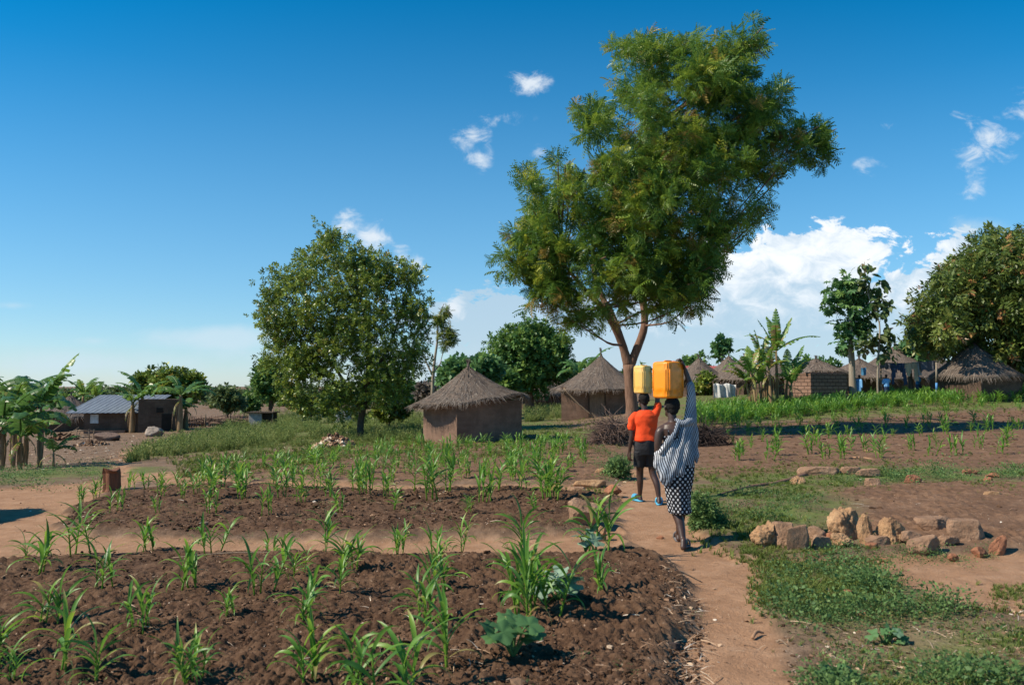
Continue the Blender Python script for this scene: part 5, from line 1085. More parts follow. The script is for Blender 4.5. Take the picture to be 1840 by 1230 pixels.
ORD = ['first', 'second', 'third', 'fourth', 'fifth', 'sixth', 'seventh', 'eighth', 'ninth', 'tenth', 'eleventh', 'twelfth', 'thirteenth', 'fourteenth', 'fifteenth', 'sixteenth', 'seventeenth', 'eighteenth', 'nineteenth', 'twentieth']
ROWS = [('along the narrow dirt path', [(45,1004,55),(85,1036,85),(150,1008,85),(265,999,62),(375,1006,66),(490,998,50),(590,1013,80),(716,1012,55),(785,1003,52),(832,1003,62),(935,1003,88),(1080,1002,108)]),
 ('second row of the near plot', [(192,1076,80),(340,1077,88),(465,1088,95),(540,1052,55),(628,1045,75),(605,1092,72),(788,1052,62),(780,1078,80),(1078,1088,85)]),
 ('third row of the near plot', [(92,1142,90),(255,1158,85),(412,1132,55),(545,1145,95),(762,1142,95),(955,1148,205)]),
 ('along the bottom edge of the photo', [(-20,1215,90),(18,1240,70),(120,1232,120),(170,1245,105),(320,1262,95),(350,1250,80),(560,1258,125),(700,1290,150),(640,1275,110),(812,1220,140)])]
BG = 'large maize plants of the near plot'; k = 0
for rowlab, pl in ROWS:
    for i, (px, py, hp) in enumerate(sorted(pl)):
        x, y = G(px, py); b = on(x, y, -.01); sc = hp*y/F/HB*.98; special = {(955,1148): 'tallest and fullest maize plant, just left of the grey-green squash leaves', (1080,1002): 'wide arching maize plant by the path bend, beside a pale stone', (1078,1088): 'maize plant at the right end of the near plot, below the path bend'}.get((px, py))
        o = empty('maize_plant', b, random.random()*6.28, label=special or f'young maize plant, {ORD[i]} from the left, {rowlab}', cat='maize plant', group=BG); o.scale = (sc, sc, sc)
        for nm, me in zip(('stalk', 'leaves'), BIGV[k % 10]): c = bpy.data.objects.new(nm, me); COL.objects.link(c); c.parent = o
        if (px, py) == (955, 1148): o.scale = (sc*.48, sc*.48, sc*.84)
        k += 1
x_, y_ = G(958, 1140)
for dx, sd in ((.07, 4), (-.06, 7)):
    o = empty('maize_plant', on(x_+dx, y_+.12), 1.3+dx*20, label='maize plant crowding against the tallest one, ' + ('right' if dx > 0 else 'left') + ' side', cat='maize plant', group=BG); o.scale = (.6, .6, .7)
    for nm, me in zip(('stalk', 'leaves'), BIGV[sd]): c = bpy.data.objects.new(nm, me); COL.objects.link(c); c.parent = o
MIDR = [('front row of the middle plot', [(208,928,42),(282,932,30),(378,930,50),(480,932,45),(610,928,42),(712,922,46),(840,932,38),(960,932,34),(1075,935,40)]),
 ('second row of the middle plot', [(150,910,32),(172,904,36),(290,900,40),(325,905,30),(352,898,36),(385,905,62),(440,905,58),(505,905,55),(540,912,45),(596,905,52),(655,900,55),(697,900,50),(775,902,76),(872,905,62),(985,906,80),(1000,902,70)]),
 ('third row of the middle plot', [(235,888,30),(262,886,34),(292,880,28),(325,884,32),(365,878,36),(395,888,55),(430,882,44),(520,886,48),(545,886,40),(572,888,46),(640,890,50),(660,884,48),(758,892,66),(805,892,62),(900,890,58),(940,888,52),(975,892,56)])]
def small(px, py, hp, lab, grp, i):
    x, y = G(px, py); sc = hp*y/F/.74; o = bpy.data.objects.new('maize_plant', SMV[i % len(SMV)]); COL.objects.link(o); o.location = on(x, y, -.01); o.rotation_euler = (0, 0, random.random()*6.28); o.scale = (sc, sc, sc*(.9+.25*random.random())); tag(o, lab, 'maize plant', grp)
for rowlab, pl in MIDR:
    for i, (px, py, hp) in enumerate(sorted(pl)): small(px, py, hp, f'small maize plant, {ORD[i]} from the left, {rowlab}', 'small maize plants of the middle plot', i*3+len(rowlab))
def rows(zone, spec, hm, grp, what):
    """planted rows: spec = [(photo y left, photo y right, x left, x right, count)] from the front row to the back"""
    for r, (yl, yr, xl, xr, n) in enumerate(spec):
        for i in range(n):
            t = (i+.5+.55*(random.random()-.5))/n; x, y = G(xl+(xr-xl)*t, yl+(yr-yl)*t+random.uniform(-2, 2)); sc = hm*(.6+.7*random.random())/.74
            o = bpy.data.objects.new('maize_plant', SMV[random.randrange(9)]); COL.objects.link(o); o.location = on(x, y, -.01); o.rotation_euler = (0, 0, random.random()*6.28); o.scale = (sc, sc, sc)
            tag(o, f'{what}, {ORD[i]} from the left, {ORD[r]} row from the front, {zone}', 'maize plant', grp)
def field(pg, n, hm):
    x, y = sample(pg, n); return [(a, b, hm*(.65+.6*random.random())/.74) for a, b in zip(x, y)]
rows('beyond the middle plot', [(866, 864, 330, 1040, 16), (857, 854, 350, 1050, 17), (848, 844, 380, 1055, 17), (839, 836, 430, 1060, 16), (831, 826, 500, 1065, 14)], .40, 'maize seedlings beyond the middle plot', 'maize seedling')
rows('before the square hut', [(822, 818, 560, 1060, 15), (814, 809, 600, 1060, 13), (806, 800, 680, 1050, 12)], .40, 'maize seedlings before the square hut', 'maize seedling')
rows('brown right field', [(836, 818, 1290, 1840, 8), (822, 804, 1300, 1840, 9), (810, 790, 1310, 1840, 9)], .42, 'scattered seedlings of the right field', 'lone maize seedling')
rows('in the tree shadow', [(802, 776, 1260, 1840, 14), (790, 760, 1260, 1840, 15)], .45, 'seedlings in the tree shadow', 'maize plant')
rows('in the dense green band', [(776, 738, 1250, 1840, 18), (768, 730, 1250, 1840, 18), (761, 724, 1250, 1840, 18)], .5, 'dense maize band', 'maize plant')
rest = []
rest += field([(1248,740),(1400,728),(1520,724),(1700,706),(1840,698),(1840,722),(1620,732),(1400,752),(1250,766)], 1000, .55)
rest += field([(560,820),(700,802),(780,797),(1000,788),(1060,800),(1020,840),(760,840)], 60, .3)
mb = MB(); mats_ = [(np.array([v.co[:] for v in me.vertices]), [tuple(p.vertices) for p in me.polygons if len(p.vertices) == 4]) for me in SMV[:4]]
for k, T in enumerate(mats_):
    sub = rest[k::4]; m_ = len(sub); A = rng.random(m_)*6.28; pos = np.array([(a, b, 0) for a, b, c in sub]); pos[:, 2] = HF(pos[:, 0], pos[:, 1])
    place(mb, T, pos, np.stack([np.cos(A), np.sin(A), 0*A], 1), np.tile((0, 0, 1.), (m_, 1)), np.array([c for _, _, c in sub]), np.clip(.55+.2*rng.normal(size=m_), 0, .95))
o = mb.build('distant_maize', M['leaf_maize']); tag(o, 'dense band of young maize across the right field', 'maize', kind='stuff')
# squash plants
def squash(label, px, py, w, n, seed, r0=.10, v0=.5):
    x, y = G(px, py); b = on(x, y); root = empty('squash_plant', b, label=label, cat='squash plant'); r_ = np.random.default_rng(seed); s = w*y/F
    for i in range(n):
        a = r_.random()*6.28; q = s*.5*math.sqrt(r_.random()); tip = np.array((math.cos(a)*q, math.sin(a)*q*.8, (.07+.17*r_.random())*r0/.085)); ms = MB(); limb(ms, [(0, 0, 0), tuple(tip*.6+np.array((0, 0, .04))), tuple(tip)], [.008, .006, .005], 5)
        ml = MB(); R0 = r0*(.7+.6*r_.random()); k = 25; c = [tip]; az = r_.random()*6.28; nrm = unit(np.array((r_.normal()*.4, r_.normal()*.4-.25, 1))); ux = unit(np.cross(nrm, (math.cos(az), math.sin(az), 0))); uy = np.cross(nrm, ux)
        for ring in (.55, 1.0):
            for j in range(k):
                t = -2.75+5.5*j/(k-1); rr = R0*ring*(1+.16*math.cos(5*t)-.05*math.cos(15*t)*(ring > .9)); c.append(tip+ux*rr*math.sin(t)+uy*rr*math.cos(t)+nrm*(.18*R0*ring*(1 if ring < 1 else .3)+.05*R0*math.cos(5*t+1)))
        ml.add(c, [(1+j, 1+k+j, 2+k+j, 2+j) for j in range(k-1)], [(0, 1+j, 2+j) for j in range(k-1)], v=float(np.clip(v0+.15*r_.normal(), 0, 1)))
        ml.build('leaf', M['leaf_squash'], root); ms.build('leaf_stalk', M['leaf_squash'], root)
squash('grey-green squash plant with pale dusty leaves beside the tallest maize plant', 1003, 1105, 72, 11, 1, .085, .85)
squash('dark green squash plant with round leaves below the tallest maize plant', 922, 1205, 92, 12, 2, .085, .3)
squash('small squash leaves at the top edge of the near plot, below the path bend', 1052, 1005, 60, 6, 3, .07, .85)
squash('broad-leaved green plant in the bottom right weeds', 1590, 1152, 64, 9, 4, .035, .35)
squash('low broad-leaved green plant at the right of the bottom path edge', 1500, 1218, 60, 9, 5, .035, .35)
# ------------------------------------------------------------------ people
def finish(mb, name, m_, parent, vox=.007, sm=5, disp=None):
    """fuse overlapping closed pieces into one continuous skin"""
    me = mb.mesh('tmp', None); o = bpy.data.objects.new('tmp', me); COL.objects.link(o)
    r = o.modifiers.new('r', 'REMESH'); r.mode = 'VOXEL'; r.voxel_size = vox
    s = o.modifiers.new('s', 'SMOOTH'); s.factor = .5; s.iterations = sm
    bpy.context.view_layer.update(); dg = bpy.context.evaluated_depsgraph_get(); ev = o.evaluated_get(dg); out = bpy.data.meshes.new_from_object(ev)
    bpy.data.objects.remove(o); out.materials.clear(); out.materials.append(M[m_]); out.name = name
    n = len(out.vertices); co = np.empty(n*3, np.float32); out.vertices.foreach_get('co', co); co = co.reshape(-1, 3)
    if disp is not None:
        no = np.empty(n*3, np.float32); out.vertices.foreach_get('normal', no); no = no.reshape(-1, 3); co = co+no*disp(co)[:, None]
        out.vertices.foreach_set('co', co.astype(np.float32).ravel())
    out.polygons.foreach_set('use_smooth', np.full(len(out.polygons), True)); out.update()
    q = bpy.data.objects.new(name, out); COL.objects.link(q); q.parent = parent; return q
def rlimb(mb, pts, rad, seg=14, k=5, **kw):      # closed limb with rounded ends
    q = smoothpath(pts, k); r = np.interp(np.linspace(0, len(rad)-1, len(q)), range(len(rad)), rad)
    d0 = unit(q[0]-q[1]); d1 = unit(q[-1]-q[-2]); q = np.concatenate([[q[0]+d0*r[0]*.9], [q[0]+d0*r[0]*.6], q, [q[-1]+d1*r[-1]*.6], [q[-1]+d1*r[-1]*.9]]); r = np.concatenate([[r[0]*.4, r[0]*.78], r, [r[-1]*.78, r[-1]*.4]])
    V, f, t = tube(q, r, seg, **kw); mb.add(V, f, t)
def rings(mb, L, seg=40, fold=None):
    """stack of horizontal ellipses (z, cx, cy, rx, ry), closed"""
    a = np.linspace(0, 2*np.pi, seg, endpoint=False); L = np.array(L, float); tt = np.linspace(0, len(L)-1, len(L)*5); L = np.stack([np.interp(tt, range(len(L)), L[:, i]) for i in range(5)], 1); V = []
    for z, cx, cy, rx, ry in L:
        f = fold(a, z) if fold else 1.0; V.append(np.stack([cx+rx*np.cos(a)*f, cy+ry*np.sin(a)*f, np.full(seg, z)], 1))
    n = len(L); V = np.concatenate(V+[[(L[0][1], L[0][2], L[0][0])], [(L[-1][1], L[-1][2], L[-1][0])]]); q = [(i*seg+j, i*seg+(j+1) % seg, (i+1)*seg+(j+1) % seg, (i+1)*seg+j) for i in range(n-1) for j in range(seg)]
    up = L[-1][0] > L[0][0]; t = [(n*seg, (j+1) % seg, j) for j in range(seg)]+[(n*seg+1, (n-1)*seg+j, (n-1)*seg+(j+1) % seg) for j in range(seg)]
    if not up: q = [f[::-1] for f in q]; t = [f[::-1] for f in t]
    mb.add(V, q, t)
def ellips(mb, c, r, seg=24, R=None):
    V = []; n = 13
    for i in range(n):
        p = math.pi*(i+.5)/n; 
        for j in range(seg): a = 2*math.pi*j/seg; V.append((math.sin(p)*math.cos(a)*r[0], math.sin(p)*math.sin(a)*r[1], math.cos(p)*r[2]))
    V += [(0, 0, r[2]), (0, 0, -r[2])]; V = np.array(V)
    if R is not None: V = V @ np.array(R).T
    V += np.array(c); q = [((i+1)*seg+j, (i+1)*seg+(j+1) % seg, i*seg+(j+1) % seg, i*seg+j) for i in range(n-1) for j in range(seg)]
    t = [(n*seg, j, (j+1) % seg) for j in range(seg)]+[(n*seg+1, (n-1)*seg+(j+1) % seg, (n-1)*seg+j) for j in range(seg)]; mb.add(V, q, t)
def hand(mb, wr, d, pn, s=1.0, curl=.5, thumb=1, spread=1):
    """wrist, finger direction d, palm normal pn (fingers curl towards it)"""
    wr, d, pn = np.array(wr, float), unit(np.array(d, float)), unit(np.array(pn, float)); sd = unit(np.cross(d, pn)); pn = np.cross(sd, d)
    for o in (-.026, -.009, .009, .026): rlimb(mb, [wr+sd*o*.6*s, wr+d*.045*s+sd*o*s, wr+d*.09*s+sd*o*s], [.014*s, .014*s, .012*s], 8, 2)
    for i, (o, L) in enumerate(((-.030, .062), (-.010, .076), (.010, .082), (.030, .074))):
        p = wr+d*.088*s+sd*o*s; pts = [p]; a = curl*(.35+.08*i); dd = d+sd*o*2*spread
        for seg_, fr in enumerate((.42, .32, .26)): dd = unit(d*math.cos(a)+pn*math.sin(a)+sd*o*2*spread); p = p+dd*L*fr*s; pts.append(p); a += curl*(.75+.1*i)
        rlimb(mb, pts, [.0098*s, .0092*s, .0085*s, .0072*s], 8, 2)
    p = wr+d*.025*s+sd*.028*thumb*s; rlimb(mb, [p, p+(d*.03+sd*.028*thumb+pn*.012)*s, p+(d*.058+sd*.034*thumb+pn*.03*max(curl, .3))*s], [.013*s, .0115*s, .0085*s], 8, 2)
def foot(mb, an, toe, heelz=0, s=1.0):
    an, toe = np.array(an, float), np.array(toe, float); d = toe-an; d = unit(np.array((d[0], d[1], 0))); side = np.array((d[1], -d[0], 0)); h = an-d*.035*s; h[2] = an[2]-.055*s
    rlimb(mb, [an+(0, 0, .02*s), h], [.033*s, .032*s], 12, 3); rlimb(mb, [h, (an+toe)/2+(0, 0, .012*s), toe-d*.04*s], [.030*s, .036*s, .032*s], 12, 3)
    for i, o in enumerate((-.03, -.014, .0, .015, .031)):
        side_s = 1; p = toe-d*.045*s+side*o*s; rlimb(mb, [p, p+d*(.045-.005*abs(i-3))*s-(0, 0, .006*s)], [.011*s, .009*s], 6, 2)
def head(mb, c, yaw=0, s=1.0, neck=None):
    c = np.array(c, float); cy, sy = math.cos(yaw), math.sin(yaw); R = np.array([[cy, -sy, 0], [sy, cy, 0], [0, 0, 1]])
    def T(p): return tuple(c+(R @ np.array(p))*s)
    ellips(mb, T((0, -.005, .025)), (.073*s, .092*s, .085*s), R=R); ellips(mb, T((0, .03, -.035)), (.058*s, .058*s, .075*s), R=R); rlimb(mb, [T((-.03, .06, -.07)), T((0, .075, -.085)), T((.03, .06, -.07))], [.022*s]*3, 10, 2)
    rlimb(mb, [T((0, .086, .02)), T((0, .098, -.005)), T((0, .106, -.02))], [.009*s, .011*s, .015*s], 8, 2)
    for q in (-1, 1):
        rlimb(mb, [T((q*.008, .098, -.022)), T((q*.017, .093, -.024))], [.009*s, .007*s], 8, 2); rlimb(mb, [T((q*.012, .088, .032)), T((q*.05, .072, .034))], [.009*s, .008*s], 8, 2)
        ellips(mb, T((q*.032, .074, .010)), (.014*s, .010*s, .009*s), 12, R); ellips(mb, T((q*.076, -.0, -.0)), (.010*s, .019*s, .031*s), 12, R); rlimb(mb, [T((q*.078, -.018, .018)), T((q*.088, -.02, .0)), T((q*.078, -.01, -.026))], [.006*s]*3, 8, 2)
        rlimb(mb, [T((q*.04, .06, -.01)), T((q*.035, .066, -.035))], [.016*s, .014*s], 8, 2)
    for z, r in ((-.048, .0075), (-.059, .0085)): rlimb(mb, [T((-.022, .082, z)), T((0, .094, z)), T((.022, .082, z))], [r*.6*s, r*s, r*.6*s], 8, 2)
def headdetails(root, c, yaw, s, hairmat='hair', grow=1.06):
    c = np.array(c, float); cy, sy = math.cos(yaw), math.sin(yaw); R = np.array([[cy, -sy, 0], [sy, cy, 0], [0, 0, 1]])
    mb = MB(); ellips(mb, c+(R @ np.array((0, -.016, .034)))*s, (.0765*s*grow, .088*s*grow, .083*s*grow), 32, R); ellips(mb, c+(R @ np.array((0, -.045, -.02)))*s, (.056*s, .048*s, .058*s), 24, R)
    finish(mb, 'hair', hairmat, root, .006*s, 2, lambda v: .0035*(np.array([mnoise.noise(Vector(p)*70) for p in v])))
    for q in (-1, 1):
        mb = MB(); ellips(mb, c+(R @ np.array((q*.032, .083, .010)))*s, (.009*s, .006*s, .005*s), 10, R); e = mb.build('eye', M['white'], root); mb = MB(); ellips(mb, c+(R @ np.array((q*.032, .088, .010)))*s, (.004*s, .0022*s, .004*s), 8, R); mb.build('iris', M['dark'], e)
def sandal(root, heel, toe, s, m_, tiltup=0, strap='slide'):
    heel, toe = np.array(heel, float), np.array(toe, float); d = unit(toe-heel); sd = unit(np.cross(d, (0, 0, 1))); up = np.cross(sd, d); L = np.linalg.norm(toe-heel); n = 14; V = []
    for i in range(n):
        t = i/(n-1); w = .036*s*(1+.28*math.sin(t*3.6-.9))*min(1, (t*(1-t)*14)**.5+.25); c = heel+d*L*t
        V += [c-sd*w, c+sd*w, c+sd*w-up*.022*s, c-sd*w-up*.022*s]
    q = []
    for i in range(n-1):
        a = 4*i
        for j in range(4): q.append((a+j, a+(j+1) % 4, a+4+(j+1) % 4, a+4+j))
    q += [(3, 2, 1, 0), (4*n-4, 4*n-3, 4*n-2, 4*n-1)]
    mb = MB(); mb.add(V, q); c = heel+d*L*.68
    for o in ((-.03, 0, .03) if strap == 'slide' else (0,)):
        cc = c+d*o*s; rlimb(mb, [cc-sd*.045*s, cc-sd*.036*s+up*.045*s, cc+up*.062*s, cc+sd*.036*s+up*.045*s, cc+sd*.045*s], [.011*s]*5, 8, 3)
    mb.build('sandal', M[m_], root)
def jerrycan(label, c, rz, a, b, h, m_, grime=None):
    """plastic can standing on the origin: rounded body with waist grooves, ribs at the foot and shoulder, handle and cap"""
    root = empty('jerrycan', c, rz, label=label, cat='jerrycan', group='yellow jerrycans carried on heads'); n = 48; V = []; ang = np.linspace(0, 2*np.pi, n, endpoint=False)
    def ring(z, k, g=1.0):
        e = 5.5; x = np.sign(np.cos(ang))*abs(np.cos(ang))**(2/e)*a/2*k; y = np.sign(np.sin(ang))*abs(np.sin(ang))**(2/e)*b/2*k
        rib = 1-(.07*np.maximum(0, np.cos(ang*16)) if g < 1 else 0); return np.stack([x*rib, y*rib, np.full(n, z)], 1)
    zs = [(0, .72, 1), (.004, .88, 1), (.018, .965, 1), (.03, .985, .9), (.075, .995, .9), (.085, 1, 1), (.12, 1.0, 1), (.16, 1.004, 1), (h*.5, 1.008, 1), (h-.12, 1.0, 1), (h-.085, 1, 1), (h-.075, .995, .9), (h-.03, .985, .9), (h-.018, .95, 1), (h-.006, .86, 1), (h-.002, .7, 1)]
    for z, k, g in zs: V.append(ring(z, k, g))
    m = len(zs); V = np.concatenate(V+[[(0, 0, 0)], [(0, 0, h-.002)]]); q = [(i*n+j, i*n+(j+1) % n, (i+1)*n+(j+1) % n, (i+1)*n+j) for i in range(m-1) for j in range(n)]; t = [(m*n, (j+1) % n, j) for j in range(n)]+[(m*n+1, (m-1)*n+j, (m-1)*n+(j+1) % n) for j in range(n)]
    mb = MB(); mb.add(V, q, t)
    for sx, sy in ((1, 1), (-1, 1), (1, -1), (-1, -1)):   # raised vertical beads beside the corners
        for off in (0, 1):
            x = sx*(a/2-(.012 if off else .035)); y = sy*(b/2-(.035 if off else .012)); rlimb(mb, [(x+(sx*.010 if off else 0), y+(0 if off else sy*.010), .09), (x+(sx*.010 if off else 0), y+(0 if off else sy*.010), h-.09)], [.006, .006], 8, 2)
    mb.build('body', M[m_], root)
    mb = MB(); rlimb(mb, [(-a*.2, 0, h-.03), (-a*.18, 0, h-.002), (0, 0, h+.002), (a*.18, 0, h-.002), (a*.2, 0, h-.03)], [.013]*5, 10, 4); mb.build('handle', M[m_], root)
    mb = MB(); limb(mb, [(a*.34, 0, h-.02), (a*.34, 0, h+.008)], [.024, .024], 16); mb.build('cap', M['can_cap'], root)
    return root
# shawl and skirt cloth
def stripemat():
    m, t, b = newmat('striped_cloth'); b.inputs['Roughness'].default_value = .9; b.inputs['Specular IOR Level'].default_value = .1
    tc = t.nodes.new('ShaderNodeTexCoord'); s_ = t.nodes.new('ShaderNodeSeparateXYZ'); t.links.new(tc.outputs['Object'], s_.inputs[0]); X, Y, Z = s_.outputs
    n = tnoise(t, 5, 3, .5); n2 = tnoise(t, 2.2, 2, .5)
    u = mth(t, 'ADD', mth(t, 'MULTIPLY', X, .86), mth(t, 'MULTIPLY', Z, .42)); u = mth(t, 'ADD', u, mth(t, 'ADD', mth(t, 'MULTIPLY', n, .10), mth(t, 'MULTIPLY', mth(t, 'MULTIPLY', Z, X), .9)))
    w = mth(t, 'SINE', mth(t, 'MULTIPLY', u, 2*math.pi/.036)); k = smooth(t, w, -.45, .25)
    base = mixc(t, smooth(t, n2, .42, .6), (.23, .28, .35, 1), (.56, .56, .58, 1))
    t.links.new(mixc(t, k, (.045, .048, .06, 1), base), b.inputs['Base Color']); bump(t, b, tnoise(t, 14, 4), .015); M['striped'] = m
    m, t, b = newmat('dotted_cloth'); b.inputs['Roughness'].default_value = .9; b.inputs['Specular IOR Level'].default_value = .1
    tc = t.nodes.new('ShaderNodeTexCoord'); s_ = t.nodes.new('ShaderNodeSeparateXYZ'); t.links.new(tc.outputs['Object'], s_.inputs[0]); X, Y, Z = s_.outputs
    ang = mth(t, 'ARCTAN2', X, mth(t, 'MULTIPLY', mth(t, 'SUBTRACT', Y, .14), -1)); u = mth(t, 'MULTIPLY', ang, .155); f = 2*math.pi/.062
    p = mth(t, 'MULTIPLY', mth(t, 'SINE', mth(t, 'MULTIPLY', u, f)), mth(t, 'SINE', mth(t, 'MULTIPLY', Z, f)))
    t.links.new(mixc(t, smooth(t, p, .22, .5), (.016, .016, .02, 1), (.50, .50, .52, 1)), b.inputs['Base Color']); M['dotted'] = m
stripemat()
# --- adult
wx, wy = G(1226, 984); wz = HF(wx, wy); root = empty('person', (wx, wy, wz-.002), math.radians(0), label='barefoot-style walker in striped shawl and dotted skirt, nearest the camera, jerrycan on head', cat='person')
root['label'] = 'person nearest the camera in a striped shawl and dotted skirt, arm raised to a jerrycan'
CW = np.array((-.062, .16, 1.46)); b_ = MB(); y0 = .14
rings(b_, [(.84, .0, y0, .11, .09), (.92, .0, y0, .158, .115), (1.0, -.005, y0, .135, .10), (1.07, -.01, y0, .125, .092), (1.16, -.02, y0, .15, .10), (1.24, -.03, y0, .165, .095), (1.285, -.04, y0, .12, .07), (1.31, -.05, y0+.005, .06, .055)])
rlimb(b_, [(-.05, y0, 1.27), (-.058, y0+.01, 1.34), (-.062, y0+.02, 1.41)], [.056, .047, .046])
head(b_, CW, 0.25, .98)
rlimb(b_, [(-.15, y0-.005, 1.235), (-.195, y0-.01, 1.20), (-.215, y0-.01, 1.09), (-.215, y0, .97)], [.05, .048, .042, .036]); rlimb(b_, [(-.215, y0, .97), (-.19, y0+.1, .9), (-.15, y0+.2, .86)], [.036, .032, .024]); hand(b_, (-.15, y0+.2, .86), (.5, .8, -.2), (.6, -.3, -.4), .95, .7, -1)
rlimb(b_, [(.09, y0, 1.24), (.125, y0, 1.30), (.135, y0, 1.45), (.142, y0+.01, 1.60)], [.052, .05, .041, .035]); rlimb(b_, [(.142, y0+.01, 1.60), (.125, y0+.02, 1.73), (.085, y0+.02, 1.865)], [.036, .032, .023]); 
hand(b_, (.083, y0+.02, 1.868), (-.35, .05, .9), (-.9, -.1, -.35), .95, .85, 1)
rlimb(b_, [(-.065, y0, .88), (-.045, y0+.04, .46), (.0, y0-.03, .27), (.012, y0-.13, .09)], [.088, .056, .05, .03]); rlimb(b_, [(.07, y0, .88), (.07, y0+.16, .47), (.066, y0+.24, .28), (.062, y0+.33, .085)], [.088, .056, .05, .03])
foot(b_, (.012, y0-.145, .085), (.075, y0+.03, .028), 0, .92); foot(b_, (.062, y0+.34, .078), (.085, y0+.52, .022), 0, .92)
finish(b_, 'body', 'skin', root, .0055, 4)
headdetails(root, CW, .25, .98)
sandal(root, (-.0, y0-.19, .055), (.095, y0+.075, .022), .95, 'sandal_grey', strap='thong'); sandal(root, (.05, y0+.29, .022), (.09, y0+.55, .022), .95, 'sandal_grey', strap='thong')
sk = MB(); rings(sk, [(.352, .015, y0+.03, .10, .12), (.36, .015, y0+.03, .115, .15), (.45, .005, y0+.03, .12, .145), (.58, -.005, y0+.02, .135, .14), (.72, -.005, y0, .16, .145), (.86, .0, y0, .172, .135), (.98, .0, y0, .15, .115), (1.04, .0, y0, .13, .10)], 64)
finish(sk, 'skirt', 'dotted', root, .008, 3, lambda v: .007*np.sin(np.arctan2(v[:, 0], -(v[:, 1]-y0))*9+v[:, 2]*5)*np.clip(1.1-v[:, 2], .2, 1))
top = MB(); rings(top, [(1.0, -.01, y0, .135, .104), (1.07, -.01, y0, .13, .098), (1.14, -.02, y0, .148, .104), (1.17, -.02, y0, .15, .104)], 48)
for q in (-1, 1): rlimb(top, [(-.045+q*.075, y0-.09, 1.15), (-.05+q*.07, y0-.07, 1.23), (-.05+q*.065, y0-.01, 1.285), (-.05+q*.07, y0+.07, 1.22)], [.009]*4, 8, 4)
finish(top, 'camisole', 'dotted', root, .006, 2)
sh = MB(); yb_ = y0
rings(sh, [(1.335, .035, yb_, .04, .05), (1.31, .05, yb_, .085, .078), (1.24, .055, yb_, .11, .105), (1.17, .035, yb_, .135, .118), (1.09, .01, yb_-.005, .165, .128), (1.01, -.03, yb_-.01, .19, .135), (.94, -.04, yb_-.01, .195, .145), (.87, -.045, yb_-.01, .19, .15), (.80, -.06, yb_-.01, .175, .155), (.745, -.10, yb_-.015, .115, .135), (.69, -.135, yb_-.02, .065, .10), (.645, -.155, yb_-.02, .025, .05)], 64)
rlimb(sh, [(.085, yb_, 1.26), (.128, yb_, 1.33), (.138, yb_, 1.48), (.143, yb_+.005, 1.60), (.136, yb_+.012, 1.70)], [.075, .07, .055, .047, .043], 16)
rlimb(sh, [(.15, yb_, 1.42), (.17, yb_-.01, 1.25), (.175, yb_-.01, 1.08), (.178, yb_-.02, .96), (.185, yb_-.02, .89)], [.02, .03, .034, .042, .02], 12)
rlimb(sh, [(-.03, yb_-.06, 1.335), (.03, yb_-.09, 1.30), (.10, yb_-.07, 1.31), (.13, yb_-.02, 1.33)], [.02, .035, .04, .035], 12)
rlimb(sh, [(-.02, yb_-.095, 1.30), (-.07, yb_-.12, 1.19), (-.14, yb_-.115, 1.09), (-.20, yb_-.08, 1.0)], [.018, .026, .03, .03], 12)
rlimb(sh, [(-.17, yb_-.03, 1.05), (-.215, yb_-.02, .98), (-.222, yb_-.02, .88), (-.212, yb_-.02, .80)], [.03, .04, .045, .02], 12)
def shfold(v):
    x, y, z = v[:, 0], v[:, 1], v[:, 2]; ph = x*34+z*17; k = np.clip((1.42-z)*3, .1, 1)*np.clip((1.55-z)*8, 0, 1)
    return k*(.0085*np.sin(ph+1.2*np.sin(z*9))+.006*np.sin(x*71-z*22)+.010*(fbm(x*9+y*5, z*7, 2, 9)-.5)*2)
finish(sh, 'shawl', 'striped', root, .0065, 2, shfold)
jc = jerrycan('larger bright orange-yellow jerrycan with ribbed edges, on the head of the nearest person', (wx-.095, wy+y0+.03, wz+1.556), math.radians(39), .285, .235, .39, 'can_orange')
# --- child in front
gx, gy = G(1180, 903); gz = HF(gx, gy); root = empty('person', (gx, gy, gz), 0, label='person in an orange-red T-shirt and dark shorts, walking ahead, arm raised to a yellow jerrycan', cat='person')
b_ = MB(); y0 = .1; X0 = -.13; CG = np.array((X0-.02, y0+.03, 1.485))
rings(b_, [(.80, X0, y0, .11, .09), (.88, X0, y0, .155, .115), (.97, X0, y0, .13, .095), (1.06, X0, y0, .13, .092), (1.16, X0-.005, y0, .155, .10), (1.26, X0-.01, y0, .17, .095), (1.31, X0-.01, y0, .11, .07), (1.33, X0-.01, y0, .06, .055)])
rlimb(b_, [(X0-.01, y0, 1.30), (X0-.015, y0+.01, 1.36), (X0-.02, y0+.02, 1.43)], [.052, .045, .044]); head(b_, CG, .2, .97)
rlimb(b_, [(X0-.15, y0, 1.265), (X0-.195, y0, 1.20), (X0-.205, y0-.01, 1.08), (X0-.205, y0-.015, .98)], [.05, .045, .038, .033]); rlimb(b_, [(X0-.205, y0-.015, .98), (X0-.22, y0, .86), (X0-.235, y0+.02, .745)], [.034, .031, .022]); hand(b_, (X0-.235, y0+.02, .745), (-.02, .05, -1), (.8, .5, 0), .95, .6, -1)
rlimb(b_, [(X0+.12, y0, 1.27), (X0+.165, y0, 1.34), (X0+.175, y0+.01, 1.47), (X0+.178, y0+.02, 1.58)], [.05, .046, .037, .032]); rlimb(b_, [(X0+.178, y0+.02, 1.58), (X0+.165, y0+.03, 1.72), (X0+.145, y0+.03, 1.84)], [.033, .029, .022]); hand(b_, (X0+.143, y0+.03, 1.845), (-.3, .05, .9), (-.9, 0, -.4), .92, .85, 1)
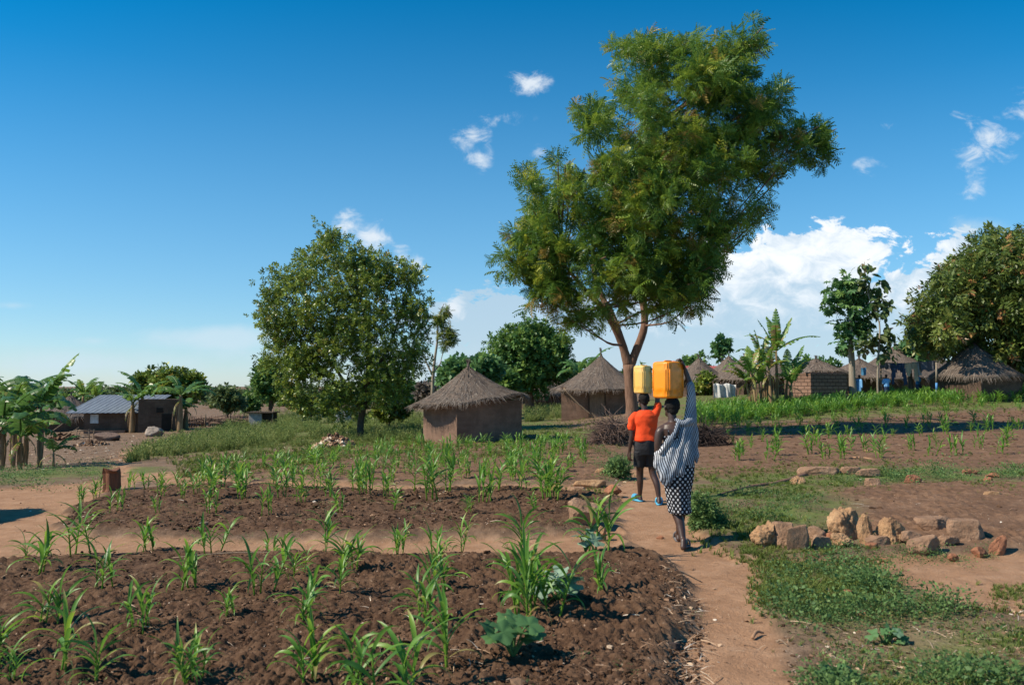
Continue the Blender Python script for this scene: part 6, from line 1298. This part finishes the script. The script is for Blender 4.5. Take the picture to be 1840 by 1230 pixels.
rlimb(b_, [(X0-.075, y0, .85), (X0-.06, y0+.18, .47), (X0-.055, y0+.2, .28), (X0-.05, y0+.26, .085)], [.085, .053, .047, .029]); rlimb(b_, [(X0+.075, y0, .85), (X0+.10, y0+.05, .47), (X0+.15, y0-.02, .28), (X0+.17, y0-.06, .085)], [.085, .053, .047, .029])
foot(b_, (X0-.05, y0+.27, .08), (X0-.10, y0+.44, .03), 0, .9); foot(b_, (X0+.17, y0-.065, .08), (X0+.20, y0+.12, .03), 0, .9)
finish(b_, 'body', 'skin', root, .0055, 4); headdetails(root, CG, .2, .97)
sandal(root, (X0-.03, y0+.21, .022), (X0-.12, y0+.47, .022), 1.05, 'sandal_blue'); sandal(root, (X0+.155, y0-.13, .022), (X0+.21, y0+.15, .022), 1.05, 'sandal_blue')
t_ = MB(); rings(t_, [(.90, X0, y0, .155, .122), (.91, X0, y0, .172, .134), (1.0, X0, y0, .158, .122), (1.1, X0, y0, .16, .118), (1.18, X0-.005, y0, .175, .12), (1.26, X0-.01, y0, .182, .112), (1.31, X0-.01, y0, .135, .09), (1.34, X0-.012, y0, .075, .066)], 56)
rlimb(t_, [(X0-.15, y0, 1.265), (X0-.195, y0, 1.20), (X0-.207, y0-.005, 1.10)], [.06, .058, .055], 16); rlimb(t_, [(X0+.11, y0, 1.26), (X0+.165, y0, 1.34), (X0+.176, y0+.005, 1.42)], [.062, .06, .055], 16)
finish(t_, 't_shirt', 'shirt_orange', root, .0065, 3, lambda v: .009*np.sin(v[:, 0]*30+v[:, 2]*24+2*np.sin(v[:, 2]*11))*np.clip(1.5-v[:, 2]*1.0, .2, 1)+.013*(fbm(v[:, 0]*8, v[:, 2]*9, 2, 3)-.5)*2)
s_ = MB(); rings(s_, [(.70, X0, y0+.02, .15, .12), (.78, X0, y0+.01, .165, .128), (.88, X0, y0, .165, .125), (.95, X0, y0, .15, .112)], 56)
for q, yy in ((-1, .06), (1, .03)): rings(s_, [(.515, X0+q*.085, y0+yy+.05, .078, .085), (.53, X0+q*.085, y0+yy+.05, .088, .095), (.62, X0+q*.08, y0+yy+.03, .092, .10), (.74, X0+q*.075, y0+.02, .095, .11)], 32)
finish(s_, 'shorts', 'shorts', root, .007, 3, lambda v: .006*np.sin(v[:, 0]*30+v[:, 2]*13))
jerrycan('smaller pale yellow jerrycan on the head of the person in the orange shirt', (gx+X0-.03, gy+y0+.04, gz+1.58), math.radians(45), .22, .205, .405, 'can_yellow')
# --- children far off by the washing line
def child(label, px, D, s, shirt, bottom, yaw, arm=0, long_sleeve=False, extra=None):
    b = ond(px, D); root = empty('person', b, yaw, label=label, cat='person'); root.scale = (s, s, s); b_ = MB()
    rings(b_, [(.80, 0, 0, .11, .09), (.88, 0, 0, .15, .115), (1.0, 0, 0, .125, .09), (1.16, 0, 0, .15, .10), (1.27, 0, 0, .17, .09), (1.33, 0, 0, .07, .06)]); rlimb(b_, [(0, 0, 1.3), (0, .02, 1.44)], [.05, .045]); head(b_, (0, .03, 1.5), 0, 1.0)
    for q in (-1, 1):
        if arm and q == arm: rlimb(b_, [(q*.15, 0, 1.28), (q*.22, .05, 1.2), (q*.26, .14, 1.12)], [.05, .042, .035]); rlimb(b_, [(q*.26, .14, 1.12), (q*.2, .28, 1.2), (q*.15, .36, 1.28)], [.034, .03, .022]); hand(b_, (q*.15, .36, 1.28), (-q*.2, .8, .5), (0, .2, -1), 1, .6, -q)
        else: rlimb(b_, [(q*.15, 0, 1.28), (q*.2, 0, 1.18), (q*.21, 0, .98)], [.05, .043, .034]); rlimb(b_, [(q*.21, 0, .98), (q*.22, .03, .86), (q*.22, .06, .75)], [.034, .03, .022]); hand(b_, (q*.22, .06, .75), (0, .1, -1), (-q, .2, 0), 1, .5, q)
        rlimb(b_, [(q*.075, 0, .85), (q*.08, .03*q, .47), (q*.08, .0, .28), (q*.08, -.03*q, .085)], [.085, .055, .048, .03]); foot(b_, (q*.08, -.03*q, .08), (q*.1, .14-.03*q, .03))
    finish(b_, 'body', 'skin', root, .009, 3); headdetails(root, (0, .03, 1.5), 0, 1.0)
    t_ = MB(); rings(t_, [(.84, 0, 0, .17, .13), (.95, 0, 0, .165, .125), (1.1, 0, 0, .16, .118), (1.26, 0, 0, .18, .11), (1.34, 0, 0, .08, .07)], 40)
    for q in (-1, 1):
        if arm and q == arm: rlimb(t_, [(q*.14, 0, 1.27), (q*.22, .05, 1.2), (q*.25, .11, 1.14)], [.07, .066, .06])
        else: rlimb(t_, [(q*.14, 0, 1.27), (q*.2, 0, 1.18), (q*.21, 0, .78 if long_sleeve else 1.05)], [.07, .062, .055])
    finish(t_, 'shirt', shirt, root, .01, 2); s_ = MB(); rings(s_, [(.5, 0, .0, .17, .14), (.6, 0, 0, .17, .14), (.8, 0, 0, .165, .13), (.9, 0, 0, .15, .12)], 40); finish(s_, 'skirt', bottom, root, .01, 2)
child('child in a light blue school shirt seen from behind, left of the hanging jeans', 1593, 43.3, .86, 'shirt_blue', 'cloth_navy', .0, 1)
child('child in a long pale blue top standing right of the papaya trunk', 1544, 44, .82, 'shirt_blue', 'shirt_blue', -1.1, 0, True)
child('child in dark blue half hidden behind the thick washing line post', 1650, 45, .88, 'cloth_teal', 'cloth_navy', -1.4, -1)
